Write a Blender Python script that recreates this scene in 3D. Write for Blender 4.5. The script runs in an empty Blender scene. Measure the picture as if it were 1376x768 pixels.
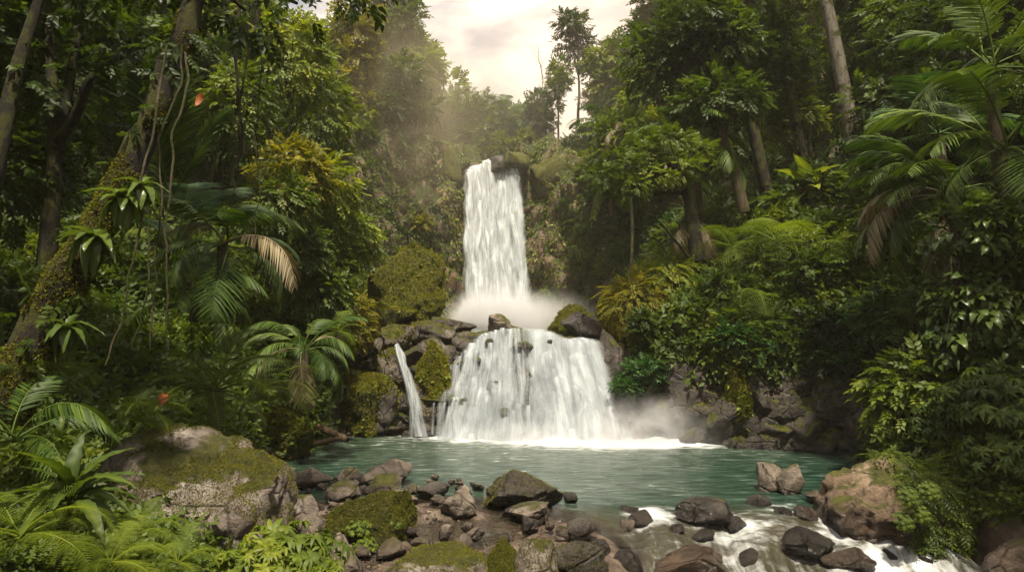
import bpy, bmesh, math, random
import numpy as np
from math import radians, pi
sc = bpy.context.scene
rng = np.random.default_rng(7)
random.seed(7)

# ------------------------------------------------------------------ camera
F = 917.0; CH = 3.0; HZ = 430.0
PITCH = math.atan((HZ - 384.0) / F)
cd = bpy.data.cameras.new('camera'); cam = bpy.data.objects.new('camera', cd)
sc.collection.objects.link(cam); sc.camera = cam
cd.sensor_width = 36.0; cd.lens = 36.0 * F / 1376.0
cd.clip_start = 0.05; cd.clip_end = 3000
cam.location = (0, 0, CH); cam.rotation_euler = (pi / 2 + PITCH, 0, 0)

# ------------------------------------------------------------------ light
SUN_EL, SUN_AZ = 66.0, 172.0            # azimuth measured from the view direction towards the right
SUN_STRENGTH, SKY_STRENGTH, EXPOSURE = 4.8, 0.052, 1.1
sd = (math.sin(radians(SUN_AZ)) * math.cos(radians(SUN_EL)), math.cos(radians(SUN_AZ)) * math.cos(radians(SUN_EL)), math.sin(radians(SUN_EL)))
w = bpy.data.worlds.new("World"); sc.world = w; w.use_nodes = True
nt = w.node_tree; nt.nodes.clear()
def wn(t, **k):
    n = nt.nodes.new(t)
    for a, b in k.items(): setattr(n, a, b)
    return n
out = wn('ShaderNodeOutputWorld'); bg = wn('ShaderNodeBackground'); bg.inputs[1].default_value = SKY_STRENGTH
sky = wn('ShaderNodeTexSky', sky_type='NISHITA', sun_disc=False, sun_elevation=radians(SUN_EL), sun_rotation=radians(SUN_AZ), air_density=1.5, dust_density=4.0)
tc = wn('ShaderNodeTexCoord')
mp = wn('ShaderNodeMapping'); mp.inputs['Scale'].default_value = (1.0, 1.0, 2.2); mp.inputs['Location'].default_value = (0.3, 0.1, 0.2)
nz = wn('ShaderNodeTexNoise'); nz.inputs['Scale'].default_value = 5.0; nz.inputs['Detail'].default_value = 8; nz.inputs['Roughness'].default_value = 0.52; nz.inputs['Distortion'].default_value = 0.35
cr = wn('ShaderNodeValToRGB'); cr.color_ramp.elements[0].position = 0.40; cr.color_ramp.elements[1].position = 0.56
cr.color_ramp.elements[0].color = (3.9, 3.85, 4.1, 1); cr.color_ramp.elements[1].color = (9.2, 8.1, 7.0, 1)
cf = wn('ShaderNodeMapRange'); cf.inputs[1].default_value = 0.30; cf.inputs[2].default_value = 0.48; cf.inputs[3].default_value = 0.55; cf.inputs[4].default_value = 0.97
mx = wn('ShaderNodeMixRGB'); 
dt = wn('ShaderNodeVectorMath', operation='DOT_PRODUCT'); dt.inputs[1].default_value = (math.sin(radians(9)) * math.cos(radians(25)), math.cos(radians(9)) * math.cos(radians(25)), math.sin(radians(25)))
nm = wn('ShaderNodeVectorMath', operation='NORMALIZE')
pw = wn('ShaderNodeMath', operation='POWER'); pw.inputs[1].default_value = 40
cl = wn('ShaderNodeMath', operation='MAXIMUM'); cl.inputs[1].default_value = 0
gl = wn('ShaderNodeMixRGB', blend_type='ADD'); gl.inputs[2].default_value = (5.5, 3.4, 1.7, 1)
L = nt.links.new
L(tc.outputs['Generated'], mp.inputs[0]); L(mp.outputs[0], nz.inputs[0]); L(nz.outputs[0], cr.inputs[0]); L(nz.outputs[0], cf.inputs[0])
L(cf.outputs[0], mx.inputs[0]); L(sky.outputs[0], mx.inputs[1]); L(cr.outputs[0], mx.inputs[2])
L(tc.outputs['Generated'], nm.inputs[0]); L(nm.outputs[0], dt.inputs[0]); L(dt.outputs['Value'], cl.inputs[0]); L(cl.outputs[0], pw.inputs[0]); L(pw.outputs[0], gl.inputs[0])
sz = wn('ShaderNodeSeparateXYZ'); L(nm.outputs[0], sz.inputs[0])      # an overcast sky is about three times brighter overhead than low down
zr = wn('ShaderNodeMapRange'); zr.inputs[1].default_value = .28; zr.inputs[2].default_value = .85; zr.inputs[3].default_value = 1.0; zr.inputs[4].default_value = 2.0; L(sz.outputs[2], zr.inputs[0])
ml = wn('ShaderNodeVectorMath', operation='SCALE'); L(mx.outputs[0], ml.inputs[0]); L(zr.outputs[0], ml.inputs['Scale'])
L(ml.outputs[0], gl.inputs[1]); L(gl.outputs[0], bg.inputs[0]); L(bg.outputs[0], out.inputs[0])
sl = bpy.data.lights.new('sun', 'SUN'); sl.energy = SUN_STRENGTH; sl.angle = radians(3); sl.color = (1.0, 0.89, 0.70)
so = bpy.data.objects.new('sun', sl); sc.collection.objects.link(so)
from mathutils import Vector, Matrix, Euler
so.rotation_euler = Vector((-sd[0], -sd[1], -sd[2])).to_track_quat('-Z', 'Y').to_euler()
sc.view_settings.view_transform = 'Standard'; sc.view_settings.look = 'None'
sc.view_settings.exposure = EXPOSURE; sc.view_settings.gamma = 1.0; sc.view_settings.use_curve_mapping = False
cy = sc.cycles
cy.use_denoising = True
try: cy.denoiser = 'OPENIMAGEDENOISE'; cy.denoising_input_passes = 'RGB_ALBEDO_NORMAL'
except Exception: pass
cy.max_bounces = 6; cy.diffuse_bounces = 3; cy.glossy_bounces = 2; cy.transmission_bounces = 3; cy.transparent_max_bounces = 24; cy.volume_bounces = 1
cy.volume_step_rate = 2.0; cy.volume_max_steps = 128
cy.use_adaptive_sampling = True; cy.adaptive_threshold = 0.02
cy.caustics_reflective = False; cy.caustics_refractive = False
cy.sample_clamp_indirect = 4.0

# ------------------------------------------------------------------ numeric helpers
def _h(ix, iy, iz, s):
    n = (ix.astype(np.int64) * 374761393 + iy.astype(np.int64) * 668265263 + iz.astype(np.int64) * 2147483647 + s * 974634777) & 0xFFFFFFFF
    n = ((n ^ (n >> 13)) * 1274126177) & 0xFFFFFFFF
    n = (n ^ (n >> 16)) & 0xFFFFFFFF
    return n / 4294967295.0
def vnoise(p, s=0):
    p = np.asarray(p, float); i = np.floor(p); f = p - i; f = f * f * (3 - 2 * f)
    r = 0
    for a in (0, 1):
        wa = f[:, 0] if a else 1 - f[:, 0]
        for b in (0, 1):
            wb = f[:, 1] if b else 1 - f[:, 1]
            for c in (0, 1):
                wc = f[:, 2] if c else 1 - f[:, 2]
                r = r + wa * wb * wc * _h(i[:, 0] + a, i[:, 1] + b, i[:, 2] + c, s)
    return r * 2 - 1
def fbm(p, o=4, s=0, g=0.5):
    p = np.asarray(p, float); r = 0; a = 1.0; t = 0
    for k in range(o):
        r = r + a * vnoise(p * 2 ** k + 17.3 * k, s + k); t += a; a *= g
    return r / t
def sstep(a, b, x):
    t = np.clip((x - a) / (b - a), 0, 1); return t * t * (3 - 2 * t)
def unit(v):
    return v / np.maximum(np.linalg.norm(v, axis=-1, keepdims=True), 1e-9)

def W(px, py, Y):          # the point seen at a photograph position, at forward distance Y
    u = (px - 688) / F; v = (384 - py) / F
    d = np.array([u, math.cos(PITCH) - v * math.sin(PITCH), math.sin(PITCH) + v * math.cos(PITCH)])
    return np.array([0, 0, CH]) + d * (Y / d[1])

# ------------------------------------------------------------------ terrain function
YL = np.array([-60, 0, 5, 8, 10, 12, 14, 16, 17.5, 19, 21, 25, 30, 36, 40, 44, 46, 60, 110, 400.])
XL = np.array([-4, -2.6, -2.7, -3.0, -3.5, -4.2, -4.9, -5.1, -4.2, -4.4, -4.6, -5.6, -7.0, -7.5, -6.2, -4.0, -3.3, -4, -8, -20.])
YR = np.array([-60, 0, 8, 9.5, 11, 13, 14.5, 15.6, 16.3, 17.2, 18, 19, 20, 22, 28, 36, 42, 45, 47, 60, 110, 400.])
XR = np.array([8, 6.6, 6.7, 6.6, 6.6, 6.9, 7.8, 7.7, 5.9, 4.2, 3.35, 3.3, 3.1, 3.4, 5, 7, 4.5, 1.1, 0.8, 1, 6, 20.])
DS = np.array([0, 1, 2.5, 5, 10, 20, 40.])
TLY = np.array([-60, 6, 10, 14, 17.5, 21, 26, 33, 39, 44, 46, 60, 110, 400.])
TL = np.array([[.2, .5, .9, 1.6, 4, 9, 18], [.1, .4, .8, 1.8, 4.6, 11, 20], [.05, .6, 1.2, 2.6, 6, 13, 22], [0, 1.2, 2.3, 4, 8, 15, 24],
  [0, 1.8, 2.9, 4.8, 9, 16, 25], [2.5, 3.5, 4.6, 6.5, 10.5, 17, 26], [2.5, 4.6, 6.6, 8.8, 12, 18, 27], [2.5, 6, 8.5, 11, 14, 19, 28],
  [2.5, 8, 12, 13.5, 16, 22, 30], [2.5, 10, 13.2, 14.2, 16.5, 23, 32], [13.1, 13.8, 14.3, 15, 17.5, 24, 33], [14, 14.4, 15, 16, 19, 26, 35], [17, 18, 19, 21, 26, 34, 45], [19, 20, 22, 25, 30, 38, 47]], float)
TRY = np.array([-60, 8, 13, 16, 18, 21, 26, 35, 41, 44, 46, 60, 110, 400.])
TR = np.array([[.2, .6, 1.5, 3, 7, 14, 24], [0, .6, 1.6, 3.5, 8, 15, 25], [0, 1.5, 2.5, 4.2, 8.5, 16, 26], [0, 2.2, 3.0, 4.3, 8, 16, 27],
  [0, 2.8, 3.7, 4.8, 8.2, 16, 27], [2.6, 3.9, 4.8, 5.8, 9.2, 17, 28], [2.5, 5, 6.4, 7.8, 11.5, 19, 30], [2.5, 6, 8.6, 11, 15.5, 24, 35],
  [2.5, 7.5, 10.5, 12.6, 17, 26, 37], [2.5, 10, 12.8, 14.4, 18, 27, 37], [13, 13.8, 14.4, 15.6, 19.5, 28, 38], [14, 15, 16, 17.5, 21.5, 30, 40], [17, 18, 19.5, 22, 27, 36, 47], [19, 20, 22, 25, 30, 38, 47]], float)
def _tab(d, y, TY, T):
    rows = np.stack([np.interp(y, TY, T[:, k]) for k in range(7)], 1)
    dc = np.clip(d, 0, 39.99); k = np.searchsorted(DS, dc, side='right') - 1; k = np.clip(k, 0, 5)
    f = (dc - DS[k]) / (DS[k + 1] - DS[k]); f = f * f * (3 - 2 * f) * 0.5 + f * 0.5
    i = np.arange(len(d)); return rows[i, k] * (1 - f) + rows[i, k + 1] * f
def terr(x, y):
    x = np.atleast_1d(np.asarray(x, float)); y = np.atleast_1d(np.asarray(y, float))
    p = np.stack([x, y, 0 * x], 1)
    z0 = np.interp(y, [-60, 17.6, 19.4, 44.8, 46.2, 60, 110, 400], [-0.8, -0.8, 2.2, 2.2, 13.0, 13.6, 16, 19])
    # foreshore: shallow rock shelf on the near left side, rapids drop to the near right
    shelf = sstep(12.6, 11.2, y + 0.35 * fbm(p * 0.9, 3, 5)) * sstep(2.5, 1.2, x + 0.5 * fbm(p * 0.7, 3, 6) + 0.25 * (y - 9))
    zs = 0.02 - .08 * sstep(-.5, 1.2, x) + 0.07 * fbm(p * 1.3, 4, 11) - 0.16 * np.exp(-(((x + 0.75) / 0.75) ** 2 + ((y - 9.7) / 0.9) ** 2)) - 0.12 * np.clip(10 - y, 0, 4) * sstep(-1.5, 1, x)
    st_ = fbm(p * [1.1, 1.7, 1] + 4, 4, 15) * 4; zs = zs + .055 * (np.floor(st_) + sstep(.75, 1, st_ - np.floor(st_)) - st_ * .4) + .03 * fbm(p * 6, 4, 16)
    z0 = z0 * (1 - shelf) + zs * shelf
    z0 = z0 - (1 - shelf) * sstep(12, 8, y) * 0.35 * (y < 17)
    wob = 0.35 * fbm(p * 0.55, 3, 2)
    dl = np.interp(y, YL, XL) - x + wob; dr = x - np.interp(y, YR, XR) + wob
    hl = _tab(dl, y, TLY, TL) + np.clip(dl, 0, 1.5) * 0.55 * fbm(p * 0.45, 4, 3)
    hr = _tab(dr, y, TRY, TR) + np.clip(dr, 0, 1.5) * 0.55 * fbm(p * 0.45, 4, 4)
    h = z0
    h = np.where(dl > 0, np.maximum(h, hl * sstep(-0.01, 0.5, dl) + z0 * (1 - sstep(-0.01, 0.5, dl))), h)
    h = np.where(dr > 0, np.maximum(h, hr * sstep(-0.01, 0.5, dr) + z0 * (1 - sstep(-0.01, 0.5, dr))), h)
    return h + 0.04 * fbm(p * 2.5, 3, 9)
def tz(x, y): return float(terr(x, y)[0])
_HM = None
def hm(x, y):
    fx = np.clip((x + 90) / .3, 0, 598.9); fy = min(max(y / .3, 0), 498.9); i = fx.astype(int); j = int(fy); f = fx - i; g_ = fy - j
    return (_HM[j, i] * (1 - f) + _HM[j, i + 1] * f) * (1 - g_) + (_HM[j + 1, i] * (1 - f) + _HM[j + 1, i + 1] * f) * g_
def raycast(px, py, y0=3.5, y1=140, n=420):
    """where the rays through photograph positions meet the ground"""
    if _HM is None:
        a, b = np.meshgrid(np.arange(-90, 90.1, .3), np.arange(0, 150.1, .3)); globals()['_HM'] = terr(a.ravel(), b.ravel()).reshape(a.shape)
    px = np.atleast_1d(np.asarray(px, float)); py = np.atleast_1d(np.asarray(py, float))
    u = (px - 688) / F; v = (384 - py) / F
    dy = math.cos(PITCH) - v * math.sin(PITCH); dz = (math.sin(PITCH) + v * math.cos(PITCH)) / dy; dx = u / dy
    ys = y0 * (y1 / y0) ** (np.arange(n) / (n - 1)); hit = np.full(len(px), np.nan); prev = y0
    for yy in ys:
        m = np.isnan(hit)
        if not m.any(): break
        i = np.where(m)[0]
        g = hm(dx[i] * yy, yy); b = (CH + dz[i] * yy) < g
        hit[i[b]] = yy
    return np.stack([dx * hit, hit, CH + dz * hit], 1)

# ------------------------------------------------------------------ mesh helpers
class MB:
    def __init__(s): s.V = []; s.Fc = []; s.R = []; s.M = []; s.A = {}; s.n = 0
    def add(s, V, Fc, rnd=0.5, mat=0, **attrs):
        V = np.asarray(V, float).reshape(-1, 3); Fc = np.asarray(Fc, int).reshape(-1, 3)
        s.V.append(V); s.Fc.append(Fc + s.n)
        s.R.append(np.broadcast_to(np.asarray(rnd, float), (len(V),))); s.M.append(np.broadcast_to(np.asarray(mat, int), (len(Fc),)))
        for k, a in attrs.items(): s.A.setdefault(k, []).append(np.broadcast_to(np.asarray(a, float), (len(V),)))
        s.n += len(V)
    def arrays(s): return np.concatenate(s.V), np.concatenate(s.Fc), np.concatenate(s.R), np.concatenate(s.M)
    def mesh(s, name, mats, smooth=True):
        V, Fc, R, M = s.arrays()
        me = bpy.data.meshes.new(name); n = len(V); f = len(Fc)
        me.vertices.add(n); me.vertices.foreach_set('co', V.astype(np.float32).ravel())
        me.loops.add(f * 3); me.loops.foreach_set('vertex_index', Fc.astype(np.int32).ravel())
        me.polygons.add(f); me.polygons.foreach_set('loop_start', np.arange(0, f * 3, 3, dtype=np.int32))
        me.polygons.foreach_set('material_index', M.astype(np.int32)); me.polygons.foreach_set('use_smooth', np.full(f, smooth))
        me.update(calc_edges=True)
        a = me.attributes.new('rnd', 'FLOAT', 'POINT'); a.data.foreach_set('value', R.astype(np.float32))
        for k, l in s.A.items():
            a = me.attributes.new(k, 'FLOAT', 'POINT'); a.data.foreach_set('value', np.concatenate(l).astype(np.float32))
        for m in mats: me.materials.append(m)
        return me
    def build(s, name, mats, parent=None, smooth=True, loc=None):
        return link(name, s.mesh(name, mats, smooth), parent, loc)
COL = sc.collection.objects
def link(name, data, parent=None, loc=None, rot=None, scl=None):
    o = bpy.data.objects.new(name, data); COL.link(o)
    if parent is not None: o.parent = parent
    if loc is not None: o.location = loc
    if rot is not None: o.rotation_euler = rot
    if scl is not None: o.scale = (scl,) * 3 if np.isscalar(scl) else scl
    return o
def tag(o, label=None, cat=None, group=None, kind=None):
    if label: o['label'] = label
    if cat: o['category'] = cat
    if group: o['group'] = group
    if kind: o['kind'] = kind
    return o
def frames(d, up):
    """rotation matrices whose +Y is d and whose +Z is near up"""
    d = unit(np.asarray(d, float)); up = np.broadcast_to(np.asarray(up, float), d.shape)
    x = np.cross(d, up); bad = np.linalg.norm(x, axis=1) < 1e-3; x[bad] = [1, 0, 0]
    x = unit(x); z = np.cross(x, d)
    return np.stack([x, d, z], 2)
def inst(T, R, P, S, rnd=None, jit=0.0):
    """copies of template T=(V,F,r) by rotation, position, scale"""
    V, Fc, r0 = T; n = len(P); S = np.asarray(S, float)
    if S.ndim == 1: S = S[:, None]
    VV = np.einsum('nij,nkj->nki', R, V[None] * (S[:, None, :] if S.shape[1] == 3 else S[:, :, None])) + P[:, None, :]
    FF = Fc[None] + (np.arange(n) * len(V))[:, None, None]
    if rnd is None: rnd = rng.random(n)
    rr = (np.clip(rnd[:, None] * 0.6 + r0[None] * 0.4, 0, 1))
    return VV.reshape(-1, 3), FF.reshape(-1, 3), rr.reshape(-1)
def tube(pts, rad, ns=8, cap=False):
    pts = np.asarray(pts, float); n = len(pts); rad = np.broadcast_to(np.asarray(rad, float), (n,))
    t = unit(np.gradient(pts, axis=0)); ref = np.array([0.13, 0.37, 0.92])
    if abs(np.mean(t @ ref)) > 0.85: ref = np.array([0.95, 0.2, 0.1])
    a = unit(np.cross(t, ref)); b = np.cross(t, a)
    th = np.arange(ns) / ns * 2 * pi
    V = pts[:, None] + rad[:, None, None] * (np.cos(th)[None, :, None] * a[:, None] + np.sin(th)[None, :, None] * b[:, None])
    i = np.arange(n - 1)[:, None] * ns; j = np.arange(ns)[None]; k = (j + 1) % ns
    q = np.stack([i + j, i + k, i + ns + k, i + j, i + ns + k, i + ns + j], -1).reshape(-1, 3)
    return V.reshape(-1, 3), q
def smooth_path(P, n=24):
    P = np.asarray(P, float); t = np.linspace(0, 1, len(P)); s = np.linspace(0, 1, n)
    Q = np.stack([np.interp(s, t, P[:, k]) for k in range(3)], 1)
    for _ in range(max(1, n // (2 * len(P)))):
        Q[1:-1] = (Q[:-2] + 2 * Q[1:-1] + Q[2:]) / 4
    return Q

# ------------------------------------------------------------------ materials
def newmat(name):
    m = bpy.data.materials.new(name); m.use_nodes = True; t = m.node_tree; t.nodes.clear(); return m, t
class G:
    def __init__(s, t): s.t = t
    def n(s, ty, ins=None, **k):
        nd = s.t.nodes.new(ty)
        for a, b in k.items(): setattr(nd, a, b)
        for a, b in (ins or {}).items():
            if isinstance(b, bpy.types.NodeSocket): s.t.links.new(b, nd.inputs[a])
            else: nd.inputs[a].default_value = b
        return nd
    def math(s, op, a, b=0.0, c=None, clamp=False):
        i = {0: a, 1: b}
        if c is not None: i[2] = c
        return s.n('ShaderNodeMath', i, operation=op, use_clamp=clamp).outputs[0]
    def mr(s, v, a, b, c=0.0, d=1.0, smooth=False):
        return s.n('ShaderNodeMapRange', {0: v, 1: a, 2: b, 3: c, 4: d}, interpolation_type='SMOOTHSTEP' if smooth else 'LINEAR').outputs[0]
    def noise(s, vec, scale, detail=4, rough=0.55, dist=0.0, out=0):
        return s.n('ShaderNodeTexNoise', {'Vector': vec, 'Scale': scale, 'Detail': detail, 'Roughness': rough, 'Distortion': dist}).outputs[out]
    def mix(s, f, a, b, mode='MIX'):
        return s.n('ShaderNodeMixRGB', {0: f, 1: a, 2: b}, blend_type=mode).outputs[0]
    def attr(s, name): return s.n('ShaderNodeAttribute', attribute_name=name).outputs['Fac']
    def ramp(s, v, stops):
        r = s.n('ShaderNodeValToRGB', {0: v}); e = r.color_ramp.elements
        while len(e) < len(stops): e.new(0.5)
        for q, (p, c) in zip(e, stops): q.position = p; q.color = (*c, 1)
        return r.outputs[0]
def c4(c): return (*c, 1.0)
def leaf_mat(name, dark, mid, light, trans=0.38, rough=0.52, tcol=None, spec=0.28):
    m, t = newmat(name); g = G(t)
    r = g.attr('rnd'); oi = g.n('ShaderNodeObjectInfo').outputs['Random']
    pos = g.n('ShaderNodeNewGeometry').outputs['Position']
    nz = g.noise(pos, 0.55, 2)
    v = g.math('ADD', g.math('MULTIPLY', r, 0.55), g.math('MULTIPLY', oi, 0.25)); v = g.math('ADD', v, g.math('MULTIPLY', g.math('SUBTRACT', nz, 0.5), 0.9), clamp=True)
    col = g.ramp(v, [(0.0, dark), (0.45, mid), (0.95, light)])
    p = g.n('ShaderNodeBsdfPrincipled', {'Base Color': col, 'Roughness': rough, 'Specular IOR Level': spec})
    tc = g.mix(1.0, col, c4(tcol or (1.5, 1.5, 0.5)), 'MULTIPLY')
    tr = g.n('ShaderNodeBsdfTranslucent', {'Color': tc})
    mx = g.n('ShaderNodeMixShader', {0: trans, 1: p.outputs[0], 2: tr.outputs[0]})
    g.n('ShaderNodeOutputMaterial', {0: mx.outputs[0]}); return m
LM = {
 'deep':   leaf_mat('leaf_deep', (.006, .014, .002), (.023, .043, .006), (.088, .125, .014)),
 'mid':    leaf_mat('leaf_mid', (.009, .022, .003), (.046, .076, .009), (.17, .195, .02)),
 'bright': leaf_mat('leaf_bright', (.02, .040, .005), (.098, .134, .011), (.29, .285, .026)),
 'gold':   leaf_mat('leaf_gold', (.04, .045, .005), (.155, .145, .010), (.38, .29, .02)),  # yellow leaf tone, also carries golden light on hill bushes and draped trees
 'blue':   leaf_mat('leaf_blue', (.007, .022, .006), (.028, .07, .014), (.08, .15, .034), tcol=(1.0, 1.3, .5)),
 'palm':   leaf_mat('leaf_palm', (.012, .030, .005), (.042, .078, .009), (.12, .16, .02), trans=.28, rough=.55, spec=.25),
 'palmblue': leaf_mat('leaf_palmblue', (.018, .045, .015), (.05, .10, .03), (.12, .185, .06), trans=.28, rough=.55, spec=.2),
 'fern':   leaf_mat('leaf_fern', (.03, .052, .005), (.10, .142, .010), (.24, .26, .02), trans=.4),
 'dry':    leaf_mat('leaf_dry', (.06, .048, .024), (.15, .12, .062), (.31, .26, .155), trans=.2, tcol=(1.1, 1.0, .7), rough=.6),
 'big':    leaf_mat('leaf_big', (.02, .042, .008), (.055, .09, .014), (.14, .18, .03), trans=.3, rough=.36, spec=.4),
 'moss':   leaf_mat('moss_tuft', (.05, .055, .006), (.105, .105, .009), (.20, .17, .014), trans=.3, rough=.8, spec=.1),
 'mossgold': leaf_mat('moss_golden', (.07, .08, .008), (.16, .155, .012), (.30, .25, .02), trans=.3, rough=.8, spec=.1),
 'orange': leaf_mat('leaf_orange', (.20, .06, .02), (.30, .09, .025), (.4, .14, .04), trans=.45, tcol=(1.2, .8, .5)),
}
def bark_mat(name, c1, c2, moss=0.3, scale=6):
    m, t = newmat(name); g = G(t)
    tc = g.n('ShaderNodeTexCoord').outputs['Object']
    mp = g.n('ShaderNodeMapping', {0: tc, 3: (1, 1, .22)}).outputs[0]
    a = g.noise(mp, scale, 8, .72, .5); b = g.noise(tc, 3.1, 6, .65)
    col = g.mix(g.mr(a, .35, .65), c4(c1), c4(c2))
    nrm = g.n('ShaderNodeNewGeometry').outputs['Normal']
    mf = g.mr(g.math('ADD', b, g.math('MULTIPLY', g.n('ShaderNodeSeparateXYZ', {0: nrm}).outputs[2], .12)), .62 - moss * .3, .7 - moss * .3)
    col = g.mix(mf, col, g.mix(g.noise(tc, 22, 4, .8), (.010, .014, .003, 1), (.065, .065, .012, 1)))
    bp = g.n('ShaderNodeBump', {'Height': g.math('ADD', a, g.math('MULTIPLY', g.noise(tc, 30, 4, .8), .4)), 'Strength': 1.0, 'Distance': .08})
    p = g.n('ShaderNodeBsdfPrincipled', {'Base Color': col, 'Roughness': .85, 'Specular IOR Level': .25, 'Normal': bp.outputs[0]})
    g.n('ShaderNodeOutputMaterial', {0: p.outputs[0]}); return m
BK = {'dark': bark_mat('bark_dark', (.006, .005, .003), (.020, .016, .011), .5), 'pale': bark_mat('bark_pale', (.07, .06, .045), (.21, .185, .145), .3, 9),
      'brown': bark_mat('bark_brown', (.035, .026, .016), (.10, .072, .045), .45), 'vine': bark_mat('bark_vine', (.03, .024, .014), (.10, .08, .05), .5, 12),
      'drift': bark_mat('driftwood', (.07, .045, .028), (.22, .15, .09), 0, 10)}
def rock_mat(name, c1, c2, c3, moss=0.5, mosscol=((.03, .04, .006), (.13, .125, .014)), wet=True, scale=1.0, red=0.0, rough=.75):
    m, t = newmat(name); g = G(t)
    ge = g.n('ShaderNodeNewGeometry'); pos = ge.outputs['Position']
    oi = g.n('ShaderNodeObjectInfo').outputs['Random']
    off = g.n('ShaderNodeVectorMath', {0: pos, 1: (0, 0, 0)}, operation='ADD'); t.links.new(g.math('MULTIPLY', oi, 37.0), off.inputs[1]); v = off.outputs[0]
    a = g.noise(v, 1.6 * scale, 8, .62, .3); b = g.noise(v, 9 * scale, 8, .7); cc = g.noise(v, .6 * scale, 3)
    col = g.ramp(a, [(.30, c1), (.5, c2), (.68, c3)])
    col = g.mix(g.mr(b, .35, .7, 0, .55), col, (*[x * .45 for x in c1], 1))
    if red: col = g.mix(g.mr(cc, .42, .6, 0, red), col, (.20, .11, .065, 1))
    vo = g.n('ShaderNodeTexVoronoi', {'Vector': g.mix(.12, v, g.noise(v, 2.2 * scale, 3, out=1)), 'Scale': 1.5 * scale}, feature='DISTANCE_TO_EDGE').outputs[0]
    crack = g.mr(vo, 0, .035)
    col = g.mix(g.math('MULTIPLY', g.math('SUBTRACT', 1.0, crack), .55), col, (.012, .01, .008, 1))
    sx = g.n('ShaderNodeSeparateXYZ', {0: ge.outputs['Normal']}); pz = g.n('ShaderNodeSeparateXYZ', {0: pos}).outputs[2]
    wetf = g.mr(g.math('ADD', pz, g.math('MULTIPLY', b, -.15)), -.02, .16, 1, 0) if wet else None
    mn = g.noise(v, 1.3 * scale, 6, .6); mf = g.math('ADD', g.math('MULTIPLY', sx.outputs[2], .32), mn)
    mf = g.mr(mf, .98 - moss * .6, 1.06 - moss * .6)
    mc = g.mix(g.mr(g.noise(v, 7, 5, .7), .35, .65), c4(mosscol[0]), c4(mosscol[1]))
    if wet: mf = g.math('MULTIPLY', mf, g.math('SUBTRACT', 1.0, wetf))
    fine = g.noise(v, 45, 4, .8)
    hgt = g.math('ADD', g.math('ADD', g.math('MULTIPLY', a, .6), g.math('MULTIPLY', b, .45)), g.math('ADD', g.math('MULTIPLY', crack, .18), g.math('MULTIPLY', fine, .07)))
    mh = g.math('ADD', hgt, g.math('MULTIPLY', mf, g.math('MULTIPLY', fine, .5)))
    col = g.mix(mf, col, mc)
    r = rough
    if wet:
        col = g.mix(wetf, col, g.mix(1, col, (.35, .32, .30, 1), 'MULTIPLY')); r = g.mr(wetf, 0, 1, rough, .18)
    bp = g.n('ShaderNodeBump', {'Height': mh, 'Strength': 1.0, 'Distance': .18})
    p = g.n('ShaderNodeBsdfPrincipled', {'Base Color': col, 'Roughness': r, 'Specular IOR Level': .4, 'Normal': bp.outputs[0]})
    g.n('ShaderNodeOutputMaterial', {0: p.outputs[0]}); return m
RM = {
 'brown': rock_mat('rock_brown', (.055, .042, .032), (.16, .128, .10), (.34, .28, .225), .34),
 'tan': rock_mat('rock_tan', (.08, .06, .044), (.19, .148, .112), (.35, .285, .22), .3),
 'dark': rock_mat('rock_dark', (.02, .018, .015), (.05, .042, .035), (.11, .095, .08), .18, rough=.35),
 'mossy': rock_mat('rock_mossy', (.07, .052, .04), (.20, .165, .138), (.40, .355, .315), .5),
 'heavy': rock_mat('rock_heavy_moss', (.05, .04, .03), (.12, .1, .08), (.25, .2, .17), 1.25),
 'ledge': rock_mat('rock_ledge', (.02, .017, .014), (.06, .049, .039), (.19, .155, .13), .5, rough=.4),
 'bank': rock_mat('rock_bank', (.014, .012, .009), (.04, .033, .025), (.10, .083, .064), .5, rough=.5),
 'cliff': rock_mat('rock_cliff', (.06, .04, .028), (.13, .09, .06), (.26, .19, .135), .72, mosscol=((.018, .028, .006), (.06, .072, .012)), scale=.5, red=.45, wet=False),
 'orange': rock_mat('rock_orange', (.07, .048, .03), (.19, .128, .083), (.36, .265, .18), .55),
}
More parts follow.
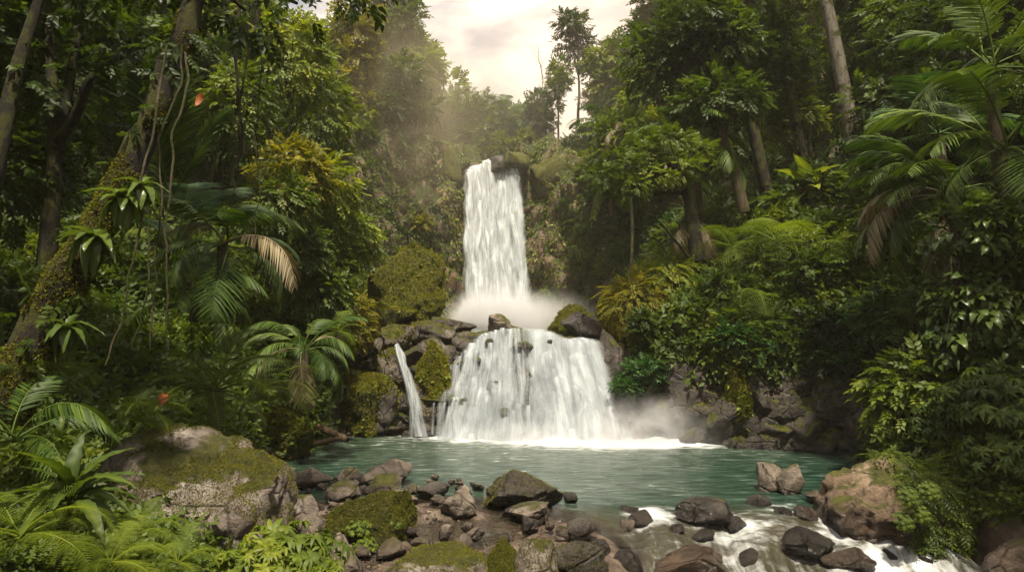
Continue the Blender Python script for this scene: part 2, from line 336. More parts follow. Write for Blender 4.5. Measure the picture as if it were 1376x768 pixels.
def ground_mat():
    m, t = newmat('ground'); g = G(t)
    ge = g.n('ShaderNodeNewGeometry'); pos = ge.outputs['Position']
    a = g.noise(pos, .8, 8, .6); b = g.noise(pos, 6, 6, .7); cc = g.noise(pos, .22, 4)
    sx = g.n('ShaderNodeSeparateXYZ', {0: pos}); nz = g.n('ShaderNodeSeparateXYZ', {0: ge.outputs['Normal']}).outputs[2]
    earth = g.mix(g.mr(b, .35, .65), (.022, .016, .010, 1), (.07, .048, .03, 1))
    rock = g.mix(g.mr(a, .35, .65), (.05, .036, .024, 1), (.17, .115, .08, 1))
    moss = g.mix(g.mr(b, .3, .7), (.018, .028, .006, 1), (.07, .085, .014, 1))
    col = g.mix(g.mr(g.noise(pos, 1.4, 5), .42, .58), earth, moss)
    stone = g.ramp(g.noise(pos, 2.6, 10, .7, .4), [(.3, (.03, .022, .016)), (.48, (.10, .075, .056)), (.68, (.24, .19, .145))])
    stone = g.mix(g.mr(g.noise(pos, 26, 5, .8), .4, .7, 0, .6), stone, (.03, .022, .016, 1))
    low = g.mr(g.math('ADD', sx.outputs[2], g.math('MULTIPLY', b, .1)), .18, .42, 1, 0)
    near = g.mr(sx.outputs[1], 16, 17)
    col = g.mix(g.math('MULTIPLY', low, g.math('SUBTRACT', 1.0, near)), col, stone)
    far = g.mr(sx.outputs[1], 30, 34); steep = g.mr(nz, .45, .7, 1, 0)
    rf = g.math('MULTIPLY', g.math('MULTIPLY', far, steep), g.mr(cc, .38, .5))
    col = g.mix(rf, col, rock)
    wet = g.math('MULTIPLY', g.mr(sx.outputs[2], .0, .10, 1, 0), .6)
    col = g.mix(wet, col, g.mix(1, col, (.5, .45, .42, 1), 'MULTIPLY'))
    bp = g.n('ShaderNodeBump', {'Height': g.math('ADD', a, g.math('MULTIPLY', b, .5)), 'Strength': .9, 'Distance': .15})
    p = g.n('ShaderNodeBsdfPrincipled', {'Base Color': col, 'Roughness': g.mr(wet, 0, .6, .85, .3), 'Specular IOR Level': .35, 'Normal': bp.outputs[0]})
    g.n('ShaderNodeOutputMaterial', {0: p.outputs[0]}); return m

# ------------------------------------------------------------------ ground sheet
def axis(segs):
    r = []
    for a, b, s in segs: r.append(np.arange(a, b, s))
    r.append([segs[-1][1]]); return np.concatenate(r)
gx = axis([(-160, -40, 5), (-40, -14, .8), (-14, -4, .17), (-4, 4.4, .075), (4.4, 14, .17), (14, 40, .8), (40, 160, 5)])
gy = axis([(-90, 0, 3), (0, 5, .5), (5, 8, .14), (8, 12.6, .06), (12.6, 22, .14), (22, 48, .2), (48, 70, .7), (70, 220, 3)])
GX, GY = np.meshgrid(gx, gy); GZ = terr(GX.ravel(), GY.ravel())
nx, ny = len(gx), len(gy)
def gridF(nx, ny):
    i = (np.arange(ny - 1)[:, None] * nx + np.arange(nx - 1)[None]).ravel()
    return np.concatenate([np.stack([i, i + 1, i + nx + 1], 1), np.stack([i, i + nx + 1, i + nx], 1)])
mb = MB()
gp = np.stack([GX.ravel(), GY.ravel(), GZ], 1)
jm = ((np.abs(gp[:, 0]) < 20) & (gp[:, 1] > 14) & (gp[:, 1] < 50) & (gp[:, 2] > .5))[:, None]
gp = gp + jm * np.stack([fbm(gp * .8, 3, 31), fbm(gp * .8, 3, 32), 0.5 * fbm(gp * 1.1, 3, 33)], 1) * .55
mb.add(gp, gridF(nx, ny))
ground = mb.build('ground', [ground_mat()]); tag(ground, kind='structure')

# ------------------------------------------------------------------ rocks
_ico = {}
def ico(n):
    if n not in _ico:
        bm = bmesh.new(); bmesh.ops.create_icosphere(bm, subdivisions=n, radius=1.0)
        V = np.array([v.co[:] for v in bm.verts]); Fc = np.array([[v.index for v in f.verts] for f in bm.faces]); bm.free(); _ico[n] = (V, Fc)
    return _ico[n]
def rock_shape(seed, sub=4, cuts=9, rough=.10, round_=.66):
    cuts = cuts + 6
    V, Fc = ico(sub); r = np.random.default_rng(seed); P = V.copy()
    P = P * (1 + .22 * fbm(V * 1.1 + seed * 3.1, 2, seed))[:, None]
    for k in range(cuts):
        n = unit(r.normal(size=3)); d = r.uniform(round_ - .14, round_ + .16)
        e = P @ n - d; P = P - np.where(e > 0, e * .93, 0)[:, None] * n
    nr = unit(P)
    P = P + nr * (rough * fbm(V * 2.6 + seed, 5, seed + 5, .55))[:, None] - nr * (rough * .8 * np.abs(fbm(V * 4.5 + seed, 4, seed + 9)))[:, None] + nr * (.022 * fbm(V * 13 + seed, 3, seed + 2))[:, None]
    lo, hi = P.min(0), P.max(0); P = (P - (lo + hi) / 2) / (hi - lo) * 2
    return P, Fc
def rock_at(name, bbox, mat, label, cat='boulder', ybase=None, zbase=0.0, depth=.85, sub=4, seed=1, sink=.35, rotz=0, group=None, cuts=9, rough=.14, tuft=0, round_=.62):
    """bbox in photograph pixels -> a boulder of real size standing at its distance"""
    x0, y0, x1, y1 = bbox
    if ybase is None: ybase = (CH - zbase) * F / (y1 - HZ)
    Yc = ybase + (x1 - x0) / F * ybase * depth * .35
    wdt = (x1 - x0) / F * Yc; top = W((x0 + x1) / 2, y0, Yc)[2]; h = max(top - zbase, .03)
    X = ((x0 + x1) / 2 - 688) / F * Yc
    hs = h * (1 + sink) / 2
    P, Fc = rock_shape(seed, sub, cuts, rough, round_)
    if tuft and Yc > 15: P = P * (1 + (.07 if seed == 23 else .16) * fbm(P * 2.2 + seed, 4, 8) + .10 * fbm(P * 6 + seed, 3, 9))[:, None]
    P = P * np.array([wdt / 2, wdt * depth / 2, hs])
    m = MB(); m.add(P, Fc); o = m.build(name, [RM[mat]], loc=(X, Yc, top - hs))
    tag(o, label, cat, group)
    if tuft and Yc < 15: add_moss(o, P, Fc, int(tuft * 4.5), size=max(.0023 * Yc, .014), thr=-9 if mat == 'heavy' else -.2)
    elif tuft:
        add_moss(o, P, Fc, int(tuft * 3), size=.05, thr=-9, mat='mossgold' if seed in (23, 24, 74, 75, 73) else 'moss'); add_moss(o, P, Fc, int(tuft * .04), size=.14, mat='bright', name='creeper', thr=-.02)
    return o
# leaf templates ------------------------------------------------------
def T_leaf(w=.28, fold=.1, droop=.12):
    V = np.array([[0, 0, 0], [-w, .42, fold], [w, .42, fold], [0, 1, -droop]]); return V, np.array([[0, 3, 1], [0, 2, 3]]), np.array([.3, .6, .6, .5])
def T_leafhi(w=.25, fold=.35, droop=.45, n=6):
    t = np.linspace(0, 1, n); wd = w * np.sin(pi * t ** .75) ** .8; V = []
    for i in range(n):
        y = t[i]; z = .10 * math.sin(pi * t[i]) - droop * t[i] ** 2.2; e = .03 * (i % 2)
        V += [[-wd[i], y, z + wd[i] * fold + e], [0, y, z], [wd[i], y, z + wd[i] * fold - e]]
    V = np.array(V); Fc = []
    for i in range(n - 1):
        a = i * 3
        for q in (0, 1): Fc += [[a + q, a + q + 1, a + q + 4], [a + q, a + q + 4, a + q + 3]]
    return V, np.array(Fc), np.tile([.45, .9, .45], n)
def T_spray(n=9, L=1.0, leaf=None, ls=.42, spread=1.0, seed=0, twig=True):
    r = np.random.default_rng(seed); leaf = leaf or T_leaf()
    t = np.linspace(.12, 1, n); P = np.stack([0.05 * np.sin(t * 5), t * L, .10 * t - .28 * t ** 2], 1)
    side = np.where(np.arange(n) % 2, 1, -1.); side[-1] = 0
    D = np.stack([side * spread * r.uniform(.7, 1.2, n), np.full(n, .75), r.uniform(-.35, .15, n)], 1)
    R = frames(D, unit(np.stack([r.normal(0, .25, n), r.normal(0, .25, n), np.ones(n)], 1)))
    V, Fc, rr = inst(leaf, R, P, ls * r.uniform(.75, 1.15, n), r.random(n))
    if twig:
        tv, tf = tube(np.stack([0 * t, t * L, .10 * t - .28 * t ** 2], 1)[::2], .008, 3); Fc = np.concatenate([Fc, tf + len(V)]); V = np.concatenate([V, tv]); rr = np.concatenate([rr, np.zeros(len(tv))])
    return V, Fc, rr
SPR = [T_spray(seed=k) for k in range(3)]
SPRf = [T_spray(13, 1, T_leaf(.22), .26, 1.1, 10 + k) for k in range(2)]     # fine leaved
SPRb = [T_spray(6, 1, T_leafhi(.26), .55, .8, 20 + k) for k in range(2)]      # large leaves
def T_whorl(n=8, ls=.5, seed=0, w=.16):
    r = np.random.default_rng(seed); a = np.arange(n) / n * 2 * pi + r.uniform(-.2, .2, n)
    D = np.stack([np.cos(a), np.sin(a), np.full(n, -.15) + r.uniform(-.25, .25, n)], 1)
    return inst(T_leafhi(w, .3, .35, 5), frames(D, [0, 0, 1.]), np.zeros((n, 3)), ls * r.uniform(.75, 1.1, n), r.random(n))
# moss tufts ----------------------------------------------------------
def sample_tris(P, Fc, n, wfun=None, r=rng):
    a, b, c = P[Fc[:, 0]], P[Fc[:, 1]], P[Fc[:, 2]]; N = np.cross(b - a, c - a); ar = np.linalg.norm(N, axis=1); N = N / np.maximum(ar, 1e-9)[:, None]
    wt = ar.copy()
    if wfun is not None: wt = wt * wfun((a + b + c) / 3, N)
    i = r.choice(len(Fc), n, p=wt / wt.sum()); u = r.random((n, 2)); fl = u.sum(1) > 1; u[fl] = 1 - u[fl]
    return a[i] + (b - a)[i] * u[:, :1] + (c - a)[i] * u[:, 1:], N[i]
def moss_w(seed, thr=0.0):
    return lambda c, N: np.clip(N[:, 2] + .35, 0, 1) * (fbm(c * 1.3 + seed, 3, 77) > thr) + 1e-6
def add_moss(parent, P, Fc, n, size=.05, mat='moss', name='moss', thr=-.1, wf=None):
    Q, N = sample_tris(P, Fc, n, wf or moss_w(3, thr))
    D = unit(N * 1.0 + rng.normal(0, .55, (n, 3)) + [0, 0, -.25])
    V, F2, rr = inst(T_leaf(.3, .1, .3), frames(D, rng.normal(size=(n, 3))), Q - N * size * .2, size * rng.uniform(.5, 1.3, n))
    m = MB(); m.add(V, F2, rr); return m.build(name, [LM[mat]], parent)

def lumps(specs, sub=3, rough=.12):
    """many rock lumps joined into one rock face: (x,y,z,rx,ry,rz)"""
    m = MB()
    for k, (x, y, z, a, b, c) in enumerate(specs):
        P, Fc = rock_shape(100 + k * 7 % 997, sub, 10, rough)
        R = np.array(Euler((rng.uniform(-.3, .3), rng.uniform(-.3, .3), rng.uniform(0, 3))).to_matrix())
        m.add((P * [a, b, c]) @ R.T + [x, y, z], Fc)
    return m

# lower rock ledge the falls pour over
specs = []
LP = np.array([[17.75, -.35], [17.95, .5], [18.2, 1.1], [18.7, 1.7], [19.1, 2.25], [19.7, 2.45], [21.2, 2.45]])
for k in range(230):
    x = rng.uniform(-4.9, 4.0); t = rng.uniform(0, len(LP) - 1.01); i = int(t); f = t - i
    y, z = LP[i] * (1 - f) + LP[i + 1] * f
    y += 0.12 * x if x > 0 else -.05 * x
    if x > 3.0: y += .3
    s = rng.uniform(.18, .52) if i < 4 else rng.uniform(.2, .6)
    if x > .4: y += .32
    specs.append((x, y + .15, z - s * .25, s * rng.uniform(.9, 1.6), s, s * rng.uniform(.45, .8)))
for xx_, zz_, ss_ in [(-.95, 1.95, .16), (-.45, 1.25, .2), (-1.25, .85, .2), (.12, 2.25, .2), (-.15, .6, .2), (1.0, 2.4, .12), (.35, 1.55, .2), (-.6, 2.4, .14)]: specs.append((xx_, float(np.interp(zz_, [0, 1, 2, 2.4], [17.42, 17.88, 18.42, 18.75])), zz_, ss_, ss_, ss_ * .8))
for zz_ in (.5, .95, 1.45, 2.2): specs.append((.22 + rng.uniform(-.14, .14), float(np.interp(zz_, [0, 1, 2, 2.4], [17.62, 18.08, 18.6, 18.9])), zz_, .24, .34, .24))
# blocks left of the falls and the pale shelf on top of it
for bb, Y in [((515, 436, 560, 470), 19.2), ((548, 432, 612, 462), 19.6), ((560, 455, 606, 500), 18.9), ((505, 470, 545, 520), 18.6), ((575, 430, 640, 450), 20.2), ((560, 530, 600, 583), 18.1), ((505, 520, 540, 580), 18.0)]:
    a = W((bb[0] + bb[2]) / 2, (bb[1] + bb[3]) / 2, Y); ww = (bb[2] - bb[0]) / F * Y / 2; hh = (bb[3] - bb[1]) / F * Y / 2
    specs.append((a[0], a[1], a[2], ww * 1.15, ww, hh * 1.15))
m = lumps(specs, 4); ledgeV, ledgeF, _, _ = m.arrays()
ledge = m.build('rock_ledge', [RM['ledge']]); tag(ledge, 'dark wet layered rock ledge under the lower waterfall', 'rock ledge')
add_moss(ledge, ledgeV, ledgeF, 16000, .075, wf=lambda c, N: (np.clip(N[:, 2] + .5, 0, 1) * ((c[:, 0] < -2.0) | (c[:, 0] > 3.1)) * (fbm(c * 1.1, 3, 5) > -.05) * ((c[:, 0] + 2.75 - .1 * c[:, 2]) ** 2 > .05) * (c[:, 2] > .5) + 1e-7))

# right bank rock wall at the waterline
specs = []
wall = np.array([[2.95, 18.2], [3.5, 17.6], [4.6, 16.9], [5.9, 16.2], [7.4, 15.7], [8.0, 15.0], [8.1, 14.2]])
for k in range(150):
    t = rng.uniform(0, len(wall) - 1.01); i = int(t); f = t - i; x, y = wall[i] * (1 - f) + wall[i + 1] * f
    z = rng.uniform(-.3, 1.7); s = rng.uniform(.25, .75)
    specs.append((x + .25 * z * .6, y + .25 + z * .22, z, s, s * .8, s * rng.uniform(.6, 1.2)))
m = lumps(specs, 4); V_, F_, _, _ = m.arrays()
rb = m.build('rock_bank', [RM['bank']]); tag(rb, 'dark wet rock wall at the waterline under the ferns on the right bank', 'rock bank')
add_moss(rb, V_, F_, 5000, .07, wf=lambda c, N: np.clip(N[:, 2] + .5, 0, 1) * (fbm(c * .9, 3, 8) > .02) * (c[:, 2] > .7) + 1e-7)

# upper cliff the high falls drop over
def cliff(name, xs, label, seed):
    specs = []
    r = np.random.default_rng(seed)
    for k in range(150):
        x = r.uniform(*xs); z = r.uniform(2, 13.6); s = r.uniform(.5, 1.5)
        yy = np.interp(x, [-14, -8, -5, -3.4, 0.8, 3, 8, 12], [36, 40.5, 43, 44.6, 44.9, 43.2, 42.2, 39]) + .12 * (z - 3)
        specs.append((x, yy + .6, z, s, s * .8, s * r.uniform(.7, 1.7)))
    m = lumps(specs, 3, .16); V_, F_, _, _ = m.arrays()
    o = m.build(name, [RM['cliff']]); tag(o, label, 'cliff')
    n = 42000
    Q, N = sample_tris(V_, F_, n, lambda c, N: (fbm(c * .35, 3, seed) > (-.7 if seed != 43 else -.2)) * (N[:, 1] < .4) * np.clip(N[:, 2] + 1.1, .1, 2) + 1e-7)
    D = unit(N * .5 + rng.normal(0, .4, (n, 3)) + [0, 0, -.7])
    V, F2, rr = inst(T_leaf(.3, .1, .3), frames(D, N), Q, rng.uniform(.10, .30, n)); mm = MB(); mm.add(V, F2, rr); mm.build('creeper', [LM['bright' if seed != 43 else 'mid']], o)
    return o
cliff('rock_cliff', (-4.9, -3.1), 'green mossy cliff edge dropping beside the left rim of the high waterfall', 41)
cliff('rock_cliff', (.7, 5.0), 'mossy cliff with a boulder rim on the right of the high waterfall', 42)
specs = [(rng.uniform(-3.4, 1.0), 45.6, rng.uniform(2, 12.9), .8, .6, 1.0) for k in range(50)]
m = lumps(specs, 3); o = m.build('rock_cliff', [RM['dark']]); tag(o, 'dark wet rock face behind the high waterfall curtain', 'cliff')
cliff('rock_cliff', (-11.5, -5.0), 'reddish brown cliff draped in green on the far left of the gorge', 43)
cliff('rock_cliff', (5.2, 10.0), 'green overgrown cliff behind the mist on the right of the gorge', 44)
for q, (bb, lab) in enumerate([((586, 196, 622, 232), 'mossy boulder on the left rim of the high waterfall'), ((655, 208, 682, 222), None), ((676, 203, 712, 222), 'small mossy boulder on the right rim of the high waterfall'), ((712, 203, 762, 240), 'big mossy boulder block on the right rim of the high falls'), ((715, 232, 752, 258), 'mossy boulder below the right rim of the high falls')]):
    if lab or q == 1: rock_at('boulder', bb, 'heavy' if q != 1 else 'dark', lab or 'dark rock splitting the lip of the high waterfall', ybase=44.0, zbase=3 + (430 - bb[3]) / F * 44, seed=50 + q, depth=1.0, sub=3)

# ------------------------------------------------------------------ river
def river_surf(x, y):
    p = np.stack([x, y, 0 * x], 1)
    drop = sstep(11.5, 9.0, y + .55 * fbm(p * .8, 2, 3) - .10 * (x - 4)) * sstep(.1, 1.7, x + .5 * (11 - y))
    z = -.62 * drop - .12 * sstep(11, 8, y)
    tur = drop * (1 - drop) * 4 * .6 + drop * .6
    z = z + tur * (.17 * fbm(p * [2.2, 1.2, 1], 4, 12) - .10 * np.abs(fbm(p * [3.2, 1.6, 1], 3, 19)) + .04 * fbm(p * [6, 3, 1], 2, 17)) + .012 * fbm(p * 2.2, 4, 13) + .09 * np.exp(-((y - 17.2) / .45) ** 2) * sstep(-2.4, -1, x) * (.7 + 1.4 * fbm(p * 2.2, 4, 14))
    return z, drop
rx = np.arange(-7, 9.6, .05); ry = np.arange(4.5, 18.4, .05)
RX, RY = np.meshgrid(rx, ry); X1, Y1 = RX.ravel(), RY.ravel(); RZ, DR = river_surf(X1, Y1); p = np.stack([X1, Y1, 0 * X1], 1)
depth = RZ - terr(X1, Y1)
wv_ = .5 * fbm(p * .9, 3, 23); foam = 1.3 * np.exp(-((17.7 - Y1 + wv_) / .75).clip(0)) * sstep(-4.4, -1.2, X1 + wv_) + 1.2 * np.exp(-(((X1 - 3.0) / 2.6) ** 2 + ((Y1 - 17.0 + wv_) / .8) ** 2)) + .25 * np.exp(-(((X1 - 1.5) / 3) ** 2 + ((Y1 - 15.5 + wv_) / 1.2) ** 2))
RK = [(885, 694), (943, 690), (920, 755), (1012, 684), (1042, 692), (1079, 744), (1126, 758), (1180, 726), (842, 755), (940, 722), (985, 705), (1130, 700), (1008, 752), (860, 700), (1250, 730), (1340, 735)]
for (a_, b_) in RK:
    q_ = W(a_, b_, (CH + .25) * F / (b_ - HZ)); foam = foam + .36 * np.exp(-(((X1 - q_[0]) / .42) ** 2 + ((Y1 - q_[1] + .15) / .35) ** 2))
foam = foam + DR * .46 + DR * (1 - DR) * 4 * .20 + DR * .55 * fbm(p * [1.6, .8, 1] + 5, 4, 29) + .22 * np.exp(-((Y1 - 10.9 + .15 * (X1 - 3)) / .35) ** 2) * sstep(1.5, 2.4, X1)
aer = .36 * np.exp(-(((X1 + .2 - .25 * (15 - Y1)) / 3.6) ** 2)) * sstep(10.5, 12.5, Y1) * .8 + .35 * sstep(13, 17, Y1)
mb = MB(); mb.add(np.stack([X1, Y1, RZ], 1), gridF(len(rx), len(ry)), depth=depth, foam=foam, aer=aer, drop=DR)
def water_mat():
    m, t = newmat('river_water'); g = G(t)
    pos = g.n('ShaderNodeNewGeometry').outputs['Position']
    dp, fo, ae, dr = (g.attr(k) for k in ('depth', 'foam', 'aer', 'drop'))
    wp = g.mix(.10, pos, g.noise(pos, 1.2, 3, out=1))
    s1 = g.noise(g.n('ShaderNodeMapping', {0: wp, 3: (1.0, 3.4, 1)}).outputs[0], 2.3, 6, .62, .5)     # pool ripples lie across the view
    s2 = g.noise(g.n('ShaderNodeMapping', {0: g.mix(.22, pos, g.noise(pos, .9, 2, out=1)), 2: (0, 0, radians(16)), 3: (3.0, .7, .5)}).outputs[0], 1.9, 7, .62, .7)     # streaks down the rapids
    st = g.mix(dr, s1, s2)
    fa = g.mr(g.math('ADD', fo, g.math('MULTIPLY', g.math('SUBTRACT', st, .5), 1.5)), .40, 1.0, 0, 1, True)
    fleck = g.math('MULTIPLY', g.math('MULTIPLY', g.mr(s1, .56, .72), g.mr(ae, 0, .6, .18, .85)), g.mr(g.noise(pos, .7, 4, .6, .5), .42, .62, .08, 1))
    fa = g.math('MAXIMUM', fa, fleck)
    deep = g.mix(g.mr(s1, .38, .66), (.004, .016, .010, 1), (.016, .046, .031, 1))
    pale = g.mix(g.mr(s1, .4, .65), (.032, .052, .036, 1), (.13, .145, .105, 1))
    col = g.mix(ae, deep, pale)
    py_ = g.n('ShaderNodeSeparateXYZ', {0: pos}).outputs[1]
    col = g.mix(g.mr(py_, 11.6, 10.6, 0, .85, True), col, g.mix(s2, (.016, .014, .008, 1), (.062, .052, .034, 1)))
    col = g.mix(g.mr(dp, .0, .35, 1, 0), col, (.055, .042, .028, 1))
    col = g.mix(fa, col, (.50, .52, .53, 1))
    alpha = g.math('MAXIMUM', g.mr(dp, .0, .38, .12, 1.0), g.math('MULTIPLY', fa, .9))
    h = g.math('ADD', g.math('MULTIPLY', st, .6), g.math('MULTIPLY', g.noise(pos, 9, 4, .6), .25))
    bp = g.n('ShaderNodeBump', {'Height': h, 'Strength': .9, 'Distance': .12})
    df = g.n('ShaderNodeBsdfPrincipled', {'Base Color': col, 'Roughness': g.mr(fa, 0, 1, .12, .8), 'IOR': 1.33, 'Normal': bp.outputs[0]})
    tp = g.n('ShaderNodeBsdfTransparent', {'Color': (.8, .78, .7, 1)})
    gs = g.n('ShaderNodeBsdfGlossy', {'Roughness': .1, 'Normal': bp.outputs[0]}); fr = g.n('ShaderNodeFresnel', {'IOR': 1.33, 'Normal': bp.outputs[0]})
    tg = g.n('ShaderNodeMixShader', {0: fr.outputs[0], 1: tp.outputs[0], 2: gs.outputs[0]})
    mx = g.n('ShaderNodeMixShader', {0: alpha, 1: tg.outputs[0], 2: df.outputs[0]})
    g.n('ShaderNodeOutputMaterial', {0: mx.outputs[0]}); return m
river = mb.build('river_water', [water_mat()]); tag(river, kind='structure')
# upper plunge pool, just below eye level
mb = MB(); xs = np.linspace(-9, 9, 60); ys = np.linspace(20.3, 45.4, 80); A, B = np.meshgrid(xs, ys)
mb.add(np.stack([A.ravel(), B.ravel(), 2.48 + .02 * fbm(np.stack([A.ravel(), B.ravel(), 0 * A.ravel()], 1), 2, 3)], 1), gridF(60, 80), depth=.5, foam=np.clip(.2 + .6 * (B.ravel() - 38) / 6, 0, 1), aer=.8, drop=0)
tag(mb.build('plunge_pool_water', [river.data.materials[0]]), kind='structure')

# ------------------------------------------------------------------ waterfalls
def fall_mat(name, contrast=2.6, tint=(.47, .51, .54)):
    m, t = newmat(name); g = G(t)
    u, v, e, d = (g.attr(k) for k in ('u', 'v', 'e', 'dens'))
    vec = g.n('ShaderNodeCombineXYZ', {0: g.math('MULTIPLY', u, 1.0), 1: g.math('MULTIPLY', v, .07), 2: g.attr('rnd')}).outputs[0]
    n1 = g.noise(vec, 7.0, 6, .6, .12); n2 = g.noise(g.n('ShaderNodeCombineXYZ', {0: u, 1: g.math('MULTIPLY', v, .5), 2: g.attr('rnd')}).outputs[0], 1.6, 3, .5, .3)
    nn = g.math('ADD', g.math('MULTIPLY', n1, .6), g.math('MULTIPLY', n2, .4))
    a = g.math('ADD', g.math('MULTIPLY', g.math('SUBTRACT', nn, .5), contrast * 1.6), d)
    a = g.math('MULTIPLY', g.math('MINIMUM', g.math('MAXIMUM', a, 0.0), 1.0), g.mr(e, 0, .9, 0, 1, True))
    col = g.mix(g.mr(nn, .38, .58), (*[x * .55 for x in tint], 1), c4(tint))  # darker streaks are shading painted in for depth
    df = g.n('ShaderNodeBsdfDiffuse', {'Color': col}); tr = g.n('ShaderNodeBsdfTranslucent', {'Color': col})
    b = g.n('ShaderNodeMixShader', {0: .35, 1: df.outputs[0], 2: tr.outputs[0]})
    tp = g.n('ShaderNodeBsdfTransparent')
    mx = g.n('ShaderNodeMixShader', {0: a, 1: tp.outputs[0], 2: b.outputs[0]})
    g.n('ShaderNodeOutputMaterial', {0: mx.outputs[0]}); return m
FM = fall_mat('falling_water')
def ribbon(m, path, width, dens, seed, na=9, bulge=.10, us=1.0, fin=12, fout=0):
    path = np.asarray(path, float); n = len(path); width = np.broadcast_to(np.asarray(width, float), (n,))
    s = np.linspace(-1, 1, na); L_ = np.concatenate([[0], np.cumsum(np.linalg.norm(np.diff(path, axis=0), axis=1))])
    V = path[:, None, :] + s[None, :, None] * (width[:, None, None] / 2) * np.array([1, 0, 0]) + ((1 - s ** 2)[None, :, None]) * width[:, None, None] * bulge * np.array([0, -1, 0.2])
    U = np.repeat((s * width.mean() / 2 * us)[None] + seed * 3.7, n, 0); VV = np.repeat(L_[:, None], na, 1)
    E = np.repeat((1 - np.abs(s))[None], n, 0)
    tt = np.linspace(0, 1, n)[:, None]; E = E * np.clip(tt * fin, 0, 1)
    if fout: E = E * np.clip((1 - tt) * fout + .1, 0, 1)

    m.add(V.reshape(-1, 3), gridF(na, n), rnd=seed % 1.0 * 9, u=U.ravel(), v=VV.ravel(), e=E.ravel(), dens=np.broadcast_to(np.asarray(dens, float).reshape(-1, 1), (n, na)).ravel())
def step_path(x0, x1, ytop, ybot, ztop=2.72, zbot=-.05, steps=3, n=60, seed=0, smooth=.5, lead=1.4, wob=.02):
    r = np.random.default_rng(seed); t = np.linspace(0, 1, n)
    k = np.sort(r.uniform(.08, .92, steps - 1)) if steps > 1 else np.array([])
    z = ztop + (zbot - ztop) * t; fw = t.copy()
    adv = np.zeros(n)
    for kk in k: adv += sstep(kk - .10, kk + .06, t)
    adv = adv / max(len(k), 1); par = t ** 1.7 * .5 + np.sqrt(t) * .5
    y = ytop + (ybot - ytop) * (smooth * par + (1 - smooth) * (adv * .8 + t * .2))
    zz = z.copy()
    for kk in k: zz += .03 * np.exp(-((t - kk) / .05) ** 2)
    x = x0 + (x1 - x0) * t ** 1.2 + wob * np.sin(t * 9 + seed) + wob * .5 * np.sin(t * 23 + 2 * seed)
    lead_p = np.stack([np.full(8, x0), ytop + np.linspace(lead, .08, 8), np.full(8, ztop) + .03], 1)
    return np.concatenate([lead_p, np.stack([x, y, zz], 1)])
def lip_z(x): return np.interp(x, [-1.9, -1.5, -1.2, -.8, -.3, .2, .8, 1.3, 1.7, 2.1, 2.35], [1.3, 1.9, 2.25, 2.55, 2.72, 2.78, 2.70, 2.46, 2.40, 2.44, 2.15])
mb = MB(); r = np.random.default_rng(5)
def arc(x0, z0, y0, z1, y1, spread, n=30, lead=.25):     # water leaving a ledge and falling in an arc
    t = np.linspace(0, 1, n); q = np.stack([x0 + spread * t, y0 + (y1 - y0) * (t ** .75), z0 - (z0 - z1) * t ** 1.25], 1)
    return np.concatenate([np.stack([np.full(5, x0), y0 + np.linspace(lead, .04, 5), np.full(5, z0 + .02)], 1), q])
TIER = [(2.70, 18.95, 1.75, 18.55), (1.85, 18.62, .95, 18.05), (1.05, 18.12, -.05, 17.35)]
for q, (z0, y0, z1, y1) in enumerate(TIER):
    for k in range([17, 19, 21][q]):
        lo_ = [-1.35, -1.6, -1.75][q]; x0 = lo_ + (.75 - lo_) * (k + r.uniform(-.6, .6)) / [16, 18, 20][q]
        if -.02 < x0 < .42 and r.random() < .45: continue
        if -1.0 < x0 < -.75 and q == 1 and r.random() < .6: continue
        zz0 = min(z0 + r.uniform(-.22, .12), lip_z(x0)) ; w_ = r.uniform(.12, .34); dd = r.uniform(.1, .8)
        ribbon(mb, arc(x0, zz0, y0 + r.uniform(-.08, .08), z1 + r.uniform(-.25, .1) * (q < 2), y1 + r.uniform(-.12, .12), -.06 * (x0 < 0) + r.uniform(-.04, .04)), np.linspace(w_, w_ * r.uniform(1.3, 2.0), 35), np.linspace(dd, dd * .85, 35), k * 1.37 + q * 31, us=1.6, fin=4, fout=5 if q < 2 else 0)
for k in range(22):     # thin soft veils fanning over the rounded ledge
    x0 = -1.5 + 2.0 * (k + r.uniform(0, 1)) / 22; w_ = r.uniform(.3, .7)
    ribbon(mb, step_path(x0, x0 * 1.12 - .02, 18.95, 17.3 - .18 * math.cos(x0 + .3), lip_z(x0) - .02, seed=500 + k, steps=4, smooth=.5), np.linspace(w_ * .6, w_ * 1.4, 68), .24 if not -.05 < x0 < .45 else .12, 170 + k * 1.9, us=.9)
for k in range(10):     # a few longer threads run over every ledge
    x0 = r.uniform(-1.4, .0); w_ = r.uniform(.2, .4)
    ribbon(mb, step_path(x0, x0 - .12 + r.uniform(-.1, .05), 18.95, 17.35, lip_z(x0) + .03, seed=k, steps=4, smooth=.35), np.linspace(w_ * .7, w_ * 1.5, 68), r.uniform(.35, .7), k * 1.37, us=1.6)
for k in range(16):     # soft wide veils under the strands
    x0 = .62 + 1.6 * (k + r.uniform(0, 1)) / 16; x1 = .45 + (x0 - .4) * 1.28; w_ = r.uniform(.6, 1.0)
    ribbon(mb, step_path(x0, x1, 19.0, 17.45 - .3 * math.cos((x0 - 1.2) * 1.2), lip_z(x0) + .0, seed=300 + k, steps=2, smooth=.9), np.linspace(w_ * .8, w_ * 1.2, 68), .6, 150 + k * 1.3, us=.5)
